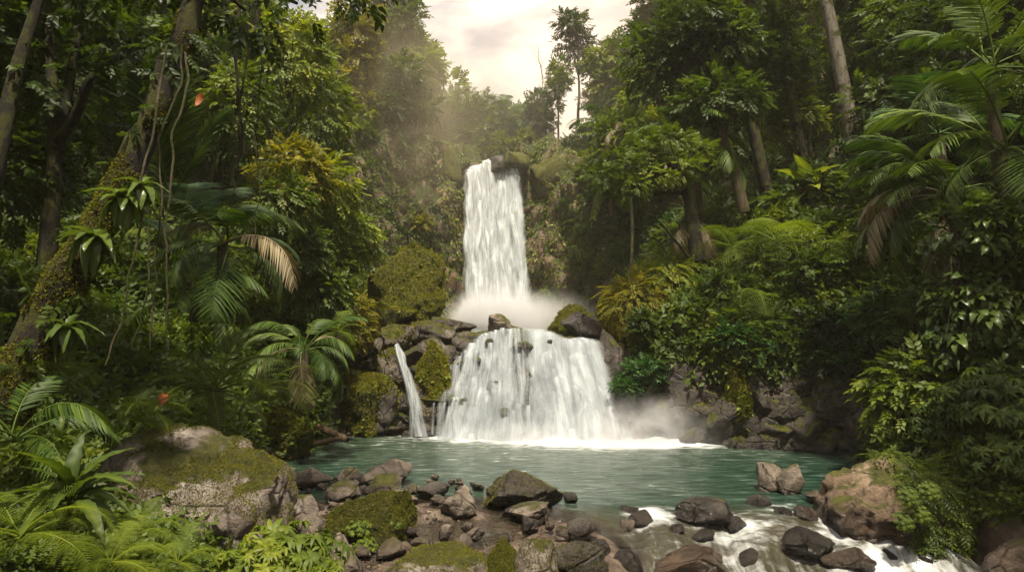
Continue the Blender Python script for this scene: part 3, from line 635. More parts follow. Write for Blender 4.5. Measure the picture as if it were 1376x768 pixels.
for k in range(36):     # smooth curtain on the right
    x0 = .42 + 1.85 * (k + r.uniform(0, 1)) / 36; x1 = .55 + (x0 - .5) * 1.32 + r.uniform(-.05, .05)
    w_ = r.uniform(.16, .5)
    ribbon(mb, step_path(x0, x1, 19.0 + .15 * (x0 - .5), 17.4 - .3 * math.cos((x0 - 1.2) * 1.2) + r.uniform(-.12, .15), lip_z(x0) + .03 + r.uniform(-.08, .02), seed=200 + k, steps=int(r.integers(1, 4)), smooth=r.uniform(.6, .95)), np.linspace(w_ * .75, w_ * 1.15, 68), np.linspace(.65, .95, 68) * r.uniform(.7, 1), 50 + k * 1.61)
for k in range(16):     # splashing skirts at the foot
    x0 = r.uniform(-1.7, 2.6); z0_ = r.uniform(.35, 1.2)
    ribbon(mb, step_path(x0, x0 + r.uniform(-.1, .12), 17.6, 17.1, z0_, steps=1, smooth=1, seed=k, lead=.3), np.linspace(.3, .75, 68), np.linspace(.3, .95, 68), 90 + k * 2.1)
lf = mb.build('waterfall', [FM]); tag(lf, 'broad white lower waterfall spilling over the rock ledge into the pool', 'waterfall')
mb = MB()
for k in range(9):
    x0 = -3.0 + r.uniform(-.10, .12)
    pts = [W(528 + r.uniform(-6, 6), 447, 19.4), W(541 + r.uniform(-6, 6), 475, 18.75), W(549 + r.uniform(-5, 5), 500, 18.35), W(557 + r.uniform(-10, 10), 535, 17.95), W(562 + r.uniform(-14, 14), 583, 17.6)]
    ribbon(mb, smooth_path(np.array(pts) + [0, -.35, 0], 50), np.linspace(.08, .24, 50), np.linspace(.42, .22, 50), 5 + k * 1.9, us=3.2)
for px in (591, 598, 583):
    ribbon(mb, smooth_path([W(px, 540, 17.8), W(px - 1, 545, 17.45), W(px - 2, 583, 17.4)], 30), .10, .45, px * .7, us=2)
sf = mb.build('waterfall', [FM]); tag(sf, 'thin white side waterfall trickling down the mossy rocks left of the broad falls', 'waterfall')
mb = MB()
for k in range(18):
    x0 = -2.6 + 2.7 * (k + r.uniform(0, 1)) / 18; x1 = x0 + .4 + .1 * (x0 + 1.3); w_ = r.uniform(.9, 1.5)
    ribbon(mb, step_path(x0, x1, 44.8, 43.4, 13.25 - .4 * abs((x0 + 1.3) / 1.8) ** 3, 2.5, steps=1, n=70, seed=k, smooth=.9, lead=2.5), np.linspace(w_ * .8, w_ * 1.2, 78), 1.0 * (1 - .4 * abs((x0 + 1.3) / 1.5) ** 3), k * 1.7, us=.35)
for k in range(70):
    x0 = r.uniform(-2.95, .40); w_ = r.uniform(.25, .85); x1 = x0 + .35 + .12 * (x0 + 1.3) + r.uniform(-.15, .15)
    zt = 13.3 + .22 * np.sin(x0 * 3) + r.uniform(-.15, .12) - (.6 if -2.35 < x0 < -1.9 else 0) - .5 * abs((x0 + 1.3) / 1.8) ** 3; x1 += r.normal(0, .12)
    ribbon(mb, step_path(x0, x1, 44.7 + r.uniform(-.25, .25), 43.2 + r.uniform(-.5, .4), zt, 2.5, steps=int(r.integers(1, 4)), n=70, seed=k, smooth=r.uniform(.6, .95), lead=2.5, wob=.09), np.linspace(w_ * .8, w_ * 1.35, 78), np.linspace(1.0, .6, 78) * r.uniform(.45, 1.1) * (1 - .5 * abs((x0 + 1.3) / 1.75) ** 4), k * 1.13, us=.8)
uf = mb.build('waterfall', [fall_mat('falling_water_high', 2.2, (.74, .78, .80))]); tag(uf, 'tall narrow white waterfall dropping over the high cliff into mist', 'waterfall')

# ------------------------------------------------------------------ haze and mist
def vol_mat(name, dens, col=(1, 1, 1), aniso=.35):
    m, t = newmat(name); g = G(t)
    v = g.n('ShaderNodeVolumePrincipled', {'Color': c4(col), 'Density': dens, 'Anisotropy': aniso}); o = g.n('ShaderNodeOutputMaterial'); t.links.new(v.outputs[0], o.inputs['Volume']); return m
HAZE = 0.0005
bm = bmesh.new(); bmesh.ops.create_cube(bm, size=1); me = bpy.data.meshes.new('haze'); bm.to_mesh(me); bm.free()
hz = link('haze', me, loc=(0, 66, 28.5), scl=(330, 330, 61)); me.materials.append(vol_mat('haze_air', HAZE, (1.0, .93, .78), 0.0)); tag(hz, kind='stuff')  # warm tint puts the golden light into the haze colour
def mist_mat(d, ns, col=(.98, .98, 1, 1)):
    m, t = newmat('mist_air'); g = G(t); tc = g.n('ShaderNodeTexCoord').outputs['Object']
    ln = g.n('ShaderNodeVectorMath', {0: tc}, operation='LENGTH').outputs['Value']; pos = g.n('ShaderNodeNewGeometry').outputs['Position']
    f = g.mr(ln, .15, .98, 1, 0, True); nz = g.mr(g.noise(pos, ns, 3, .6, .3), .36, .62, .1, 1.5)
    v = g.n('ShaderNodeVolumePrincipled', {'Color': col, 'Density': g.math('MULTIPLY', g.math('MULTIPLY', f, nz), d), 'Anisotropy': .1}); o = g.n('ShaderNodeOutputMaterial'); t.links.new(v.outputs[0], o.inputs['Volume']); return m
def mist(c, s, d, ns=.6, col=(.98, .98, 1, 1)):
    V, Fc = ico(4); m = MB(); m.add(V, Fc); o = m.build('mist', [mist_mat(d, ns, col)], loc=c); o.scale = s; tag(o, kind='stuff')
mist((-.8, 41.4, 3.0), (4.0, 2.6, 2.6), 2.0, .5)
mist((1.8, 40.0, 3.0), (4.2, 3.2, 2.2), .22, .4)
mist((3.2, 16.8, .25), (2.4, 1.0, 1.1), 1.0, 1.2)
mist((.5, 16.9, .0), (3.2, .7, .7), 1.3, 1.5)
mist((2.0, 16.6, -.1), (3.2, 1.0, .45), 1.2, 1.5)
mist((-1, 64, 19), (22, 14, 13), .022, .08, (1, .93, .80, 1))  # golden glow of the far air is put into these mist colours
mist((-9, 44, 16), (11, 9, 10), .038, .12, (1, .88, .62, 1))
mist((2, 50, 14), (20, 18, 14), .010, .06, (1, .93, .80, 1))
mist((15, 40, 18), (11, 9, 10), .026, .1, (1, .88, .62, 1))

# ------------------------------------------------------------------ plant builders
def shrub_mesh(seed, R=1.0, H=.9, n=170, sprays=SPR, ls=.42, mat='mid', droop=.25, holes=.25):
    r = np.random.default_rng(seed); m = MB(); V_ = []
    # several lobes give an uneven outline
    nl = 6; lob = np.stack([r.uniform(-.55, .55, nl) * R, r.uniform(-.55, .55, nl) * R, r.uniform(.15, .75, nl) * H], 1); lr = r.uniform(.35, .6, nl) * R
    i = r.integers(0, nl, n); d = unit(r.normal(size=(n, 3)) + [0, 0, .5]); P = lob[i] + d * lr[i][:, None] * r.uniform(.35, 1, (n, 1)) * [1, 1, H / R * .9]
    P[:, 2] = np.abs(P[:, 2]); D = unit(d * 1.0 + r.normal(0, .35, (n, 3)) + [0, 0, -droop])
    up = unit(np.array([0, 0, 1.]) + d * .6 + r.normal(0, .2, (n, 3)))
    for q, T in enumerate(sprays):
        s = np.arange(n) % len(sprays) == q
        V, Fc, rr = inst(T, frames(D[s], up[s]), P[s], ls * r.uniform(.7, 1.25, s.sum()) * R, r.random(s.sum())); m.add(V, Fc, rr)
    st = MB()
    for k in range(nl):
        tv, tf = tube(smooth_path([[0, 0, -.25], lob[k] * [.4, .4, .4], lob[k]], 8), np.linspace(.03, .008, 8) * R, 4); st.add(tv, tf)
    return m.mesh('foliage', [LM[mat]]), st.mesh('stem', [BK['dark']])
def trunk_limbs(m, base, top, r0, r1, nlimb, crown, seed, ns=8, lean=0):
    """trunk tube plus tapering limbs that reach to the crown points"""
    r = np.random.default_rng(seed); base = np.array(base, float); top = np.array(top, float)
    mid = (base + top) / 2 + r.normal(0, .03, 3) * np.linalg.norm(top - base)
    P = smooth_path([base, mid, top], 16); P += .012 * np.linalg.norm(top - base) * np.stack([fbm(P * .6 + seed, 2, 1), fbm(P * .6 + seed, 2, 2), 0 * P[:, 0]], 1)
    rad = np.linspace(r0, r1, 16); rad[0] *= 1.45; rad[1] *= 1.15
    m.add(*tube(P, rad, ns))
    for c in crown[:nlimb]:
        t = r.uniform(.55, .95); a = P[int(t * 15)]; c = np.array(c)
        Q = smooth_path([a, (a * .5 + c * .5) + [0, 0, -.08 * np.linalg.norm(c - a)], c], 9); Q[1:-1] += r.normal(0, .03, (7, 3)) * np.linalg.norm(c - a)
        m.add(*tube(Q, np.linspace(rad[int(t * 15)] * .55, .02, 9), 5))
        for _ in range(2):
            b = Q[r.integers(3, 7)]; e = b + unit(r.normal(size=3) + [0, 0, .4]) * np.linalg.norm(c - a) * .35
            m.add(*tube(smooth_path([b, (b + e) / 2 + [0, 0, .05], e], 5), np.linspace(.03, .01, 5), 4))
    return P
def crown_mesh(centers, radii, n, seed, sprays=SPR, ls=.5, mat='mid', flat=.7, drape=0, dl=2.0):
    r = np.random.default_rng(seed); centers = np.array(centers); radii = np.array(radii); m = MB()
    i = r.choice(len(centers), n, p=radii ** 2 / (radii ** 2).sum())
    d = unit(r.normal(size=(n, 3)) + [0, 0, .35]); P = centers[i] + d * (radii[i] * r.uniform(.3, 1.05, n) ** .6)[:, None] * [1, 1, flat]
    D = unit(d + r.normal(0, .4, (n, 3)) + [0, 0, -.25]); up = unit(np.array([0, 0, 1.]) + d * .5 + r.normal(0, .25, (n, 3)))
    for q, T in enumerate(sprays):
        s = np.arange(n) % len(sprays) == q
        # one tone per clump gives light and dark clumps
        V, Fc, rr = inst(T, frames(D[s], up[s]), P[s], ls * r.uniform(.7, 1.3, s.sum()), np.clip(.5 * ((i[s] * .37) % 1) + .5 * r.random(s.sum()), 0, 1)); m.add(V, Fc, rr)
    if drape:
        c = r.choice(len(centers), drape)
        for k in range(drape):
            a = r.uniform(0, 2 * pi); q = centers[c[k]] + np.array([math.cos(a), math.sin(a), -.2]) * radii[c[k]] * r.uniform(.6, 1.05); nn = int(26 * dl / 2); L_ = dl * r.uniform(.4, 1.2)
            PP = q + np.stack([r.normal(0, .10, nn), r.normal(0, .10, nn), -np.linspace(0, L_, nn)], 1)
            DD = unit(np.stack([r.normal(0, .6, nn), r.normal(0, .6, nn), np.full(nn, -.8)], 1))
            V, Fc, rr = inst(T_leaf(.35), frames(DD, r.normal(size=(nn, 3))), PP, r.uniform(.12, .26, nn) * ls * 1.6, r.random(nn)); m.add(V, Fc, rr)
    return m.mesh('crown', [LM[mat]])
def make_tree(seed, H=8, Rc=2.4, cz=.62, n=620, mat='mid', bark='brown', ls=.5, sprays=SPR, nc=11, tr=.16, drape=0, dl=2.0, flat=.7, colshape=0.0):
    """returns (trunk mesh, crown mesh)"""
    r = np.random.default_rng(seed); C = []; Rr = []
    for k in range(nc):
        a = r.uniform(0, 2 * pi); t = r.random(); rr = Rc * r.uniform(.35, .95) * (1 - .55 * t) * (1 - colshape * .5)
        C.append([math.cos(a) * rr, math.sin(a) * rr, H * (cz + (1 - cz) * t * .92)]); Rr.append(Rc * r.uniform(.28, .5))
    m = MB(); top = [r.normal(0, .03) * H, r.normal(0, .03) * H, H * .9]
    trunk_limbs(m, (0, 0, -.6), top, tr, tr * .35, 7, C, seed)
    return m.mesh('trunk', [BK[bark]]), crown_mesh(C, Rr, n, seed + 1, sprays, ls, mat, flat, drape, dl)
def frond_mesh(seed, L_=2.2, nl=34, lw=.045, ll=.62, arch=.8, droop=.9, mat='palm', hang=.5, stalk=.25, name='frond'):
    """a pinnate palm frond growing along +Y and arching down"""
    r = np.random.default_rng(seed); t = np.linspace(0, 1, 14)
    def rach(t): return np.stack([.04 * np.sin(t * 3 + seed) * L_, L_ * (t - .22 * t ** 3 * droop), L_ * (arch * t * .6 - droop * .62 * t ** 2.2)], -1)
    m = MB(); m.add(*tube(rach(t), np.linspace(.022, .004, 14) * (L_ / 2.2), 4), rnd=.9)
    for s in (-1, 1):
        tt = np.linspace(stalk, .995, nl) + r.normal(0, .003, nl); P = rach(tt); T_ = unit(rach(tt + .01) - rach(tt - .01))
        ln = ll * L_ / 2.2 * np.sin(pi * np.clip((tt - stalk) / (1 - stalk) * .82 + .13, 0, 1)) ** .7 * r.uniform(.9, 1.08, nl)
        side = unit(np.cross(T_, [0, 0, 1.])) * -s
        D0 = unit(side * 1.0 + T_ * (.45 + .5 * tt[:, None]) + np.array([0, 0, .12]) - np.array([0, 0, hang * .35]) + r.normal(0, .05, (nl, 3)))
        # each leaflet: 3 segments that bend down
        pts = [P]; D = D0
        for k in range(3):
            pts.append(pts[-1] + D * (ln / 3)[:, None]); D = unit(D + np.array([0, 0, -.28 * hang - .1]))
        wv = unit(np.cross(D0, np.cross(T_, D0) + [0, 0, .001])) ; wv = T_ * .9 + np.array([0, 0, .25]) * 1; wv = unit(wv)
        ws = [.35, 1.0, .75, .05]
        V = np.stack([np.stack([pts[k] - wv * lw * ws[k] / 2 * L_ / 2.2, pts[k] + wv * lw * ws[k] / 2 * L_ / 2.2], 1) for k in range(4)], 1).reshape(nl, 8, 3)
        Fc = np.array([[0, 1, 3], [0, 3, 2], [2, 3, 5], [2, 5, 4], [4, 5, 7], [4, 7, 6]])
        FF = Fc[None] + (np.arange(nl) * 8)[:, None, None]; m.add(V.reshape(-1, 3), FF.reshape(-1, 3), np.repeat(r.random(nl), 8))
    return m.mesh(name, [LM[mat]])
def fern_mesh(seed, L_=1.2, npn=26, nsub=13, mat='fern', arch=.7, droop=.8, wd=.30, name='frond'):
    """a twice-divided fern frond"""
    r = np.random.default_rng(seed)
    def rach(t): return np.stack([.03 * np.sin(t * 4 + seed) * L_, L_ * (t - .2 * t ** 3), L_ * (arch * t * .7 - droop * .65 * t ** 2)], -1)
    m = MB(); m.add(*tube(rach(np.linspace(0, 1, 10)), np.linspace(.012, .003, 10) * L_, 4), rnd=.7)
    tt = np.linspace(.14, .98, npn); P = rach(tt); T_ = unit(rach(tt + .01) - rach(tt - .01))
    ln = L_ * wd * np.sin(pi * np.clip(tt * .80 + .16, 0, 1)) ** .8
    for s in (-1, 1):
        side = unit(np.cross(T_, [0, 0, 1.])) * -s; D = unit(side + T_ * .35 + [0, 0, .05] + r.normal(0, .05, (npn, 3)))
        q = np.linspace(.06, 1, nsub); nrm = np.array([0, 0, 1.])
        Q = P[:, None] + D[:, None] * (ln[:, None] * q[None])[..., None] - np.array([0, 0, 1.]) * (ln[:, None] * q[None] ** 2 * .35)[..., None]
        for s2 in (-1, 1):
            S2 = unit(np.cross(D, nrm)) * s2; D2 = np.repeat(unit(S2 + D * .45)[:, None], nsub, 1).reshape(-1, 3)
            sz = (np.ones(npn)[:, None] * L_ / npn * .80 * (1.1 - q[None] * .7) * (ln[:, None] / ln.max()) ** .5).reshape(-1)
            V, Fc, rr = inst(T_leaf(.22, .02, .1), frames(D2, nrm), Q.reshape(-1, 3), sz, r.random(len(D2)) * .6 + .2); m.add(V, Fc, rr)
    return m.mesh(name, [LM[mat]])
def bigleaf_mesh(seed, L_=.9, w=.2, mat='big', droop=.5, name='leaf'):
    V, Fc, rr = T_leafhi(w, .35, droop, 12); V = V * L_; st = tube(np.array([[0, -.02, 0], [0, .5 * L_, V[16][2]]]), .012 * L_, 4)
    m = MB(); m.add(V, Fc, rr); return m.mesh(name, [LM[mat]])

# placement -----------------------------------------------------------
def place(name, parts, loc, rot=(0, 0, 0), scl=1.0, label=None, cat=None, group=None):
    """an Empty at the base with one child per (name, mesh)"""
    e = link(name, None, loc=loc, rot=rot, scl=scl); e.empty_display_size = .1
    for n_, me in parts: link(n_, me, e)
    tag(e, label, cat, group); return e
def rosette(name, metas, loc, n, label, cat, group=None, scl=1.0, tilt=(.1, .9), trunk=None, head=(0, 0, 0), seed=0, part='frond', az=None):
    """fronds standing round a centre, each a child of its own"""
    r = np.random.default_rng(seed); e = link(name, None, loc=loc, scl=scl); e.empty_display_size = .1
    if trunk is not None: link('trunk', trunk, e)
    for k in range(n):
        a = (k * 2.39996 + r.uniform(-.25, .25)) if az is None else r.uniform(*az)
        t = tilt[0] + (tilt[1] - tilt[0]) * ((k + .5) / n) + r.uniform(-.08, .08)
        o = link(part, metas[k % len(metas)], e, loc=head, scl=float(r.uniform(.8, 1.12)))
        o.rotation_mode = 'XYZ'
        o.rotation_euler = (Matrix.Rotation(a, 3, 'Z') @ Matrix.Rotation(radians(58) - t * 1.25, 3, 'X')).to_euler()
    tag(e, label, cat, group); return e

# ------------------------------------------------------------------ plant prototypes
SH = {}
for k in range(4):
    SH['leafy', k] = shrub_mesh(300 + k, n=230, ls=.34, mat=['mid', 'bright', 'mid', 'deep'][k])
    SH['fine', k] = shrub_mesh(320 + k, n=230, sprays=SPRf, ls=.34, mat=['mid', 'deep', 'bright', 'gold'][k])
for k in range(3):
    SH['broad', k] = shrub_mesh(340 + k, n=150, sprays=SPRb, ls=.36, mat=['mid', 'big', 'bright'][k])
SH['gold', 0] = shrub_mesh(350, n=220, ls=.30, mat='gold')
SH['bluish', 0] = shrub_mesh(351, n=230, ls=.36, mat='blue'); SH['bluish', 1] = shrub_mesh(352, n=200, sprays=SPRf, ls=.42, mat='blue')
WH = [T_whorl(8, 1, k) for k in range(3)]
def whorl_shrub(seed, n=60, R=1.0, ls=.30, mat='mid', dome=True):
    r = np.random.default_rng(seed); m = MB(); st = MB()
    d = unit(r.normal(size=(n, 3)) * [1, 1, .7] + [0, 0, .5]); P = d * R * r.uniform(.55, 1, (n, 1)) * [1, 1, .8]; P[:, 2] = np.abs(P[:, 2]) * 1.0
    up = unit(d * .8 + [0, 0, .8] + r.normal(0, .15, (n, 3))); fx = frames(np.cross(up, r.normal(size=(n, 3))), up)
    for q in range(3):
        s = np.arange(n) % 3 == q; V, Fc, rr = inst(WH[q], fx[s], P[s], ls * r.uniform(.7, 1.2, s.sum()), r.random(s.sum())); m.add(V, Fc, rr)
    for k in range(0, n, 2): st.add(*tube(smooth_path([[0, 0, -.2], P[k] * [.6, .6, .4], P[k]], 6), .008, 3))
    return m.mesh('foliage', [LM[mat]]), st.mesh('stem', [BK['brown']])
SH['whorled', 0] = whorl_shrub(360, 110, ls=.26, mat='bright'); SH['whorled', 1] = whorl_shrub(361, 190, ls=.19, mat='mid')
PF = [frond_mesh(400 + k, L_=2.2, mat='palm', droop=[.8, 1.0, 1.2][k], hang=[.5, .9, 1.3][k]) for k in range(3)]
PFd = [frond_mesh(410 + k, L_=2.2, mat='dry', droop=1.2, hang=1.2) for k in range(2)]
PFb = [frond_mesh(415 + k, L_=2.2, mat='palmblue', droop=.8, hang=.4, nl=44, ll=.8) for k in range(2)]
FF_ = [fern_mesh(420 + k, L_=1.2, droop=[.7, .95, 1.2][k]) for k in range(3)]
FT = [fern_mesh(425 + k, L_=1.2, npn=17, nsub=8, droop=[.7, .95, 1.2][k]) for k in range(3)]
FFb = [fern_mesh(430 + k, L_=1.2, droop=1.0, mat='bright', nsub=8) for k in range(2)]
BL = [bigleaf_mesh(440 + k, 1.0, .17, droop=[.3, .6, .9][k], name='leaf') for k in range(3)]
SL = [bigleaf_mesh(450 + k, .6, .10, mat='mid', droop=[.25, .5][k], name='leaf') for k in range(2)]
def far_palm(seed, H=5, n=15, L_=2.4, mat='palm', tr=.11):
    r = np.random.default_rng(seed); st = MB(); P = smooth_path([[0, 0, -.5], [.1 * H * r.normal() * .3, .03 * H, H * .5], [0, 0, H]], 12)
    st.add(*tube(P, np.linspace(tr * 1.3, tr * .8, 12), 7)); tm = st.mesh('trunk', [BK['brown']])
    return tm, H
TREES = {}  # brighter far crowns carry golden sky glow in their leaf colour
for k in range(4):
    TREES['round', k] = make_tree(500 + k, 7.5, 2.3, .45, 700, ['bright', 'bright', 'mid', 'deep'][k], ls=.62)
    TREES['tall', k] = make_tree(510 + k, 11, 2.2, .55, 560, ['mid', 'bright', 'deep', 'gold'][k], bark='pale', ls=.58, nc=12, tr=.15)
for k in range(3):
    TREES['draped', k] = make_tree(520 + k, 8.5, 1.9, .25, 560, ['mid', 'bright', 'gold'][k], ls=.55, nc=12, drape=75, dl=2.6, flat=1.1, colshape=.7)  # gold variant has the golden glow painted into its leaves
    TREES['bushy', k] = make_tree(530 + k, 4.6, 2.2, .25, 620, ['mid', 'bright', 'blue'][k], ls=.6, nc=10)
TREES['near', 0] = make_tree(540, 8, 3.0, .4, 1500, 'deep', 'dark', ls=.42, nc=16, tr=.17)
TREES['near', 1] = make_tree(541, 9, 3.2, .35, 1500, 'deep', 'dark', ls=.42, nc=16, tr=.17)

# ------------------------------------------------------------------ helper for describing where a plant stands
LMK = [('the high waterfall', 660, 300), ('the broad lower falls', 715, 515), ('the thin side waterfall', 555, 515), ('the mossy block left of the high falls', 540, 370),
       ('the big mossy boulder at lower left', 260, 635), ('the leaning epiphyte trunk', 170, 300), ('the upright green palm fronds', 245, 210), ('the golden bush', 420, 230),
       ('the reddish cliff', 500, 230), ('the mossy mound by the falls', 840, 390), ('the crooked tree on the mossy mound', 925, 260), ('the drooping tan palm', 1230, 260),
       ('the tall pale trunk', 1125, 90), ('the banana-like plant', 1090, 250), ('the tree ferns over the rock wall', 1020, 340), ('the brown boulder in the rapids', 1190, 660),
       ('the dark rock wall', 1000, 550), ('the sky gap', 690, 90), ('the tall slender tree right of the sky gap', 770, 110), ('the hanging lianas', 335, 150), ('the pebble shore', 470, 690), ('the bright fern clump', 310, 500)]
PEND = {}      # (text) -> list of (object, px, py)
def project(loc):
    x, y, z = loc[0], loc[1], loc[2] - CH; c, s = math.cos(PITCH), math.sin(PITCH)
    f = y * c + z * s; u = -y * s + z * c; return 688 + F * x / f, 384 - F * u / f
def describe(o, look, cat, place_, group):
    px, py = project(o.location); d = [((px - a) ** 2 + (py - b) ** 2, n_, a, b) for n_, a, b in LMK]; _, n_, a, b = min(d)
    dx, dy = px - a, py - b
    rel = ('left of' if dx < 0 else 'right of') if abs(dx) > abs(dy) else ('above' if dy < 0 else 'below')
    PEND.setdefault((look, rel, n_), []).append((o, px, py)); o['category'] = cat; o['group'] = group
def finish_labels():
    for (look, rel, n_), l in PEND.items():
        if len(l) == 1: l[0][0]['label'] = '%s %s %s' % (look, rel, n_); continue
        ax = 1 if rel in ('left of', 'right of') else 2; key = 2 if ax == 1 else 1; l.sort(key=lambda q: q[key])
        if len(l) == 2: w_ = ['upper', 'lower'] if key == 2 else ['left', 'right']
        elif len(l) == 3: w_ = ['highest', 'middle', 'lowest'] if key == 2 else ['leftmost', 'middle', 'rightmost']
        else:
            o_ = ['second', 'third', 'fourth', 'fifth', 'sixth', 'seventh', 'eighth', 'ninth', 'tenth', 'eleventh', 'twelfth'] + ['%dth' % k for k in range(13, 60)]
            a_, b_ = ('highest', 'lowest') if key == 2 else ('leftmost', 'rightmost'); h = len(l)
            w_ = [a_] + ['%s %s' % (o_[k], a_) for k in range(h - 2)] + [b_]
            w_ = w_[:h]
        for q, ww in zip(l, w_): q[0]['label'] = '%s %s %s %s' % (ww, look, rel, n_)

taken = []
def free(p, rad):
    for q, r2 in taken:
        if (p[0] - q[0]) ** 2 + (p[1] - q[1]) ** 2 + .5 * (p[2] - q[2]) ** 2 < (rad + r2) ** 2: return False
    return True
def scatter(rect, n, kinds, size, look, cat, group, sp=.5, tries=6, ymin=0, ymax=200, sink=.12, poly=None, seed=0):
    """plants of the given kinds on the ground seen inside a rectangle of the photograph"""
    r = np.random.default_rng(seed + 1000); k = 0; N = n * tries
    P = raycast(r.uniform(rect[0], rect[2], N), r.uniform(rect[1], rect[3], N))
    for q in P:
        if k >= n: break
        if np.isnan(q[1]) or q[1] < ymin or q[1] > ymax: continue
        s = r.uniform(*size)
        u_, v_ = project(q)
        if 475 < u_ < 612 and 300 < v_ < 440 and q[1] < 30: continue
        if q[1] > 34 and ((585 < u_ < 770 and v_ > 200) or (455 < u_ < 600 and v_ > 190 and r.random() < .75)): continue
        if not free(q, s * sp): continue
        kd = kinds[r.integers(len(kinds))]; isT = kd in TREES
        pm = TREES[kd] if isT else SH[kd]; names = ('trunk', 'crown') if isT else ('stem', 'foliage')
        parts = list(zip(names, pm if isT else (pm[1], pm[0])))
        o = place({'round': 'tree', 'tall': 'tree', 'draped': 'tree', 'bushy': 'tree', 'near': 'tree'}.get(kd[0], 'shrub'), parts, (q[0], q[1], q[2] - sink * s), (0, 0, r.uniform(0, 2 * pi)), s)
        lk = look[kd[0]] if isinstance(look, dict) else look
        describe(o, lk, cat, '', group); taken.append((q, s * sp)); k += 1
    return k

# ------------------------------------------------------------------ undergrowth that nobody could count
def undergrowth(rect, n, look, mat, size_px=(5, 11), seed=1, T=SPR, ymin=4, ymax=70, excl=None, lift=.25):
    r = np.random.default_rng(seed); P = raycast(r.uniform(rect[0], rect[2], n), r.uniform(rect[1], rect[3], n)); P = P[~np.isnan(P[:, 1])]
    P = P[(P[:, 1] > ymin) & (P[:, 1] < ymax)]
    inch = (P[:, 0] > np.interp(P[:, 1], YL, XL) - .15) & (P[:, 0] < np.interp(P[:, 1], YR, XR) + .35); P = P[~inch]
    if excl is not None: P = P[~excl(P)]
    n = len(P); e = .05
    gxx = (terr(P[:, 0] + e, P[:, 1]) - terr(P[:, 0] - e, P[:, 1])) / (2 * e); gyy = (terr(P[:, 0], P[:, 1] + e) - terr(P[:, 0], P[:, 1] - e)) / (2 * e)
    N = unit(np.stack([-gxx, -gyy, np.ones(n)], 1)); S = P[:, 1] / F * r.uniform(*size_px, n) * 2.2; S = np.clip(S, .10, .75)
    D = unit(N * .6 + r.normal(0, .55, (n, 3)) + [0, 0, -.1]); up = unit(N + r.normal(0, .25, (n, 3)) + [0, 0, .4])
    P = P + N * (r.random((n, 1)) ** 1.5 * lift)
    m = MB()
    for q, t in enumerate(T):
        s = np.arange(n) % len(T) == q; V, Fc, rr = inst(t, frames(D[s], up[s]), P[s], S[s], np.clip(r.random(s.sum()) * .5 + .5 * (fbm(P[s] * .8, 2, 3) + .5), 0, 1)); m.add(V, Fc, rr)
    o = m.build('undergrowth', [LM[mat]]); tag(o, look, 'undergrowth', kind='stuff'); return o
SPRl = [T_spray(7, 1, T_leaf(), .42, 1, 60 + k, twig=False) for k in range(3)]
undergrowth((-60, 330, 420, 790), 8000, 'dense dark undergrowth on the near left bank', 'mid', (8, 17), 1, SPRl, ymin=4)
undergrowth((-60, 330, 420, 790), 3500, 'small bright leaves among the near left bank', 'mid', (6, 14), 2, SPRl, ymin=4)
undergrowth((-60, -60, 600, 420), 11000, 'leafy cover on the left slope', 'mid', (6, 13), 3, SPRl, excl=lambda P: (P[:, 1] > 33) & (fbm(P * .3, 3, 5) > .22))
undergrowth((860, 380, 1430, 700), 8000, 'dark leafy cover on the lower right bank', 'mid', (8, 15), 4, SPRl, ymin=5, excl=lambda P: (P[:, 1] > 13.8) & (P[:, 1] < 19.5) & (P[:, 2] < 1.9 + .5 * fbm(P * .8, 2, 3)))
undergrowth((700, -60, 1430, 420), 11000, 'leafy cover on the right slope', 'mid', (6, 13), 5, SPRl)
undergrowth((860, 280, 1250, 480), 2500, 'bright low leaves on the mound right of the falls', 'bright', (5, 9), 6, SPRl, ymax=32)
undergrowth((360, 250, 620, 480), 3500, 'bright low leaves on the hill left of the falls', 'bright', (5, 9), 7, SPRl, ymax=36)
_r = np.random.default_rng(77)

# ------------------------------------------------------------------ boulders and rocks
rock_at('boulder', (128, 574, 388, 715), 'mossy', 'large mossy boulder with a bare pale face at lower left', ybase=7.9, zbase=.25, sub=5, seed=14, depth=.7, tuft=9000, cuts=-1, round_=.78, rough=.2)
rock_at('boulder', (340, 543, 424, 618), 'heavy', 'rounded mossy boulder at the left edge of the pool', sub=5, seed=12, tuft=4000)
rock_at('boulder', (484, 328, 600, 426), 'heavy', 'big square moss covered block left of the high waterfall', ybase=20.5, zbase=3.0, sub=5, seed=23, depth=1.2, tuft=9000, cuts=6)
rock_at('boulder', (455, 400, 560, 440), 'heavy', 'low mossy rock under the big square mossy block', ybase=19.5, zbase=2.7, sub=4, seed=24, tuft=3500)
rock_at('boulder', (650, 627, 756, 684), 'dark', 'big dark angular boulder in the middle of the shore', sub=5, seed=31, tuft=700, zbase=-.02)
rock_at('boulder', (486, 617, 556, 652), 'brown', 'long rounded brown boulder at the pool edge', sub=4, seed=33)
rock_at('boulder', (495, 636, 542, 663), 'brown', 'grey rounded boulder in front of the long brown one', sub=4, seed=34)
rock_at('boulder', (454, 627, 489, 648), 'brown', 'small pinkish brown boulder left of the long brown boulder', sub=4, seed=35)
rock_at('boulder', (438, 644, 490, 674), 'brown', 'two-toned rounded boulder on the left shore', sub=4, seed=36)
rock_at('boulder', (443, 654, 558, 722), 'heavy', 'wide moss covered rock with seedlings on the left shore', sub=5, seed=37, tuft=5000, zbase=.05, depth=.8)
rock_at('boulder', (522, 656, 553, 684), 'brown', 'rounded brown boulder behind the mossy rock with seedlings', sub=4, seed=38)
rock_at('boulder', (557, 647, 608, 669), 'dark', 'low dark olive rock at the pool edge', sub=4, seed=39)
rock_at('boulder', (593, 652, 642, 693), 'brown', 'angular grey brown boulder left of the big dark boulder', sub=4, seed=40)
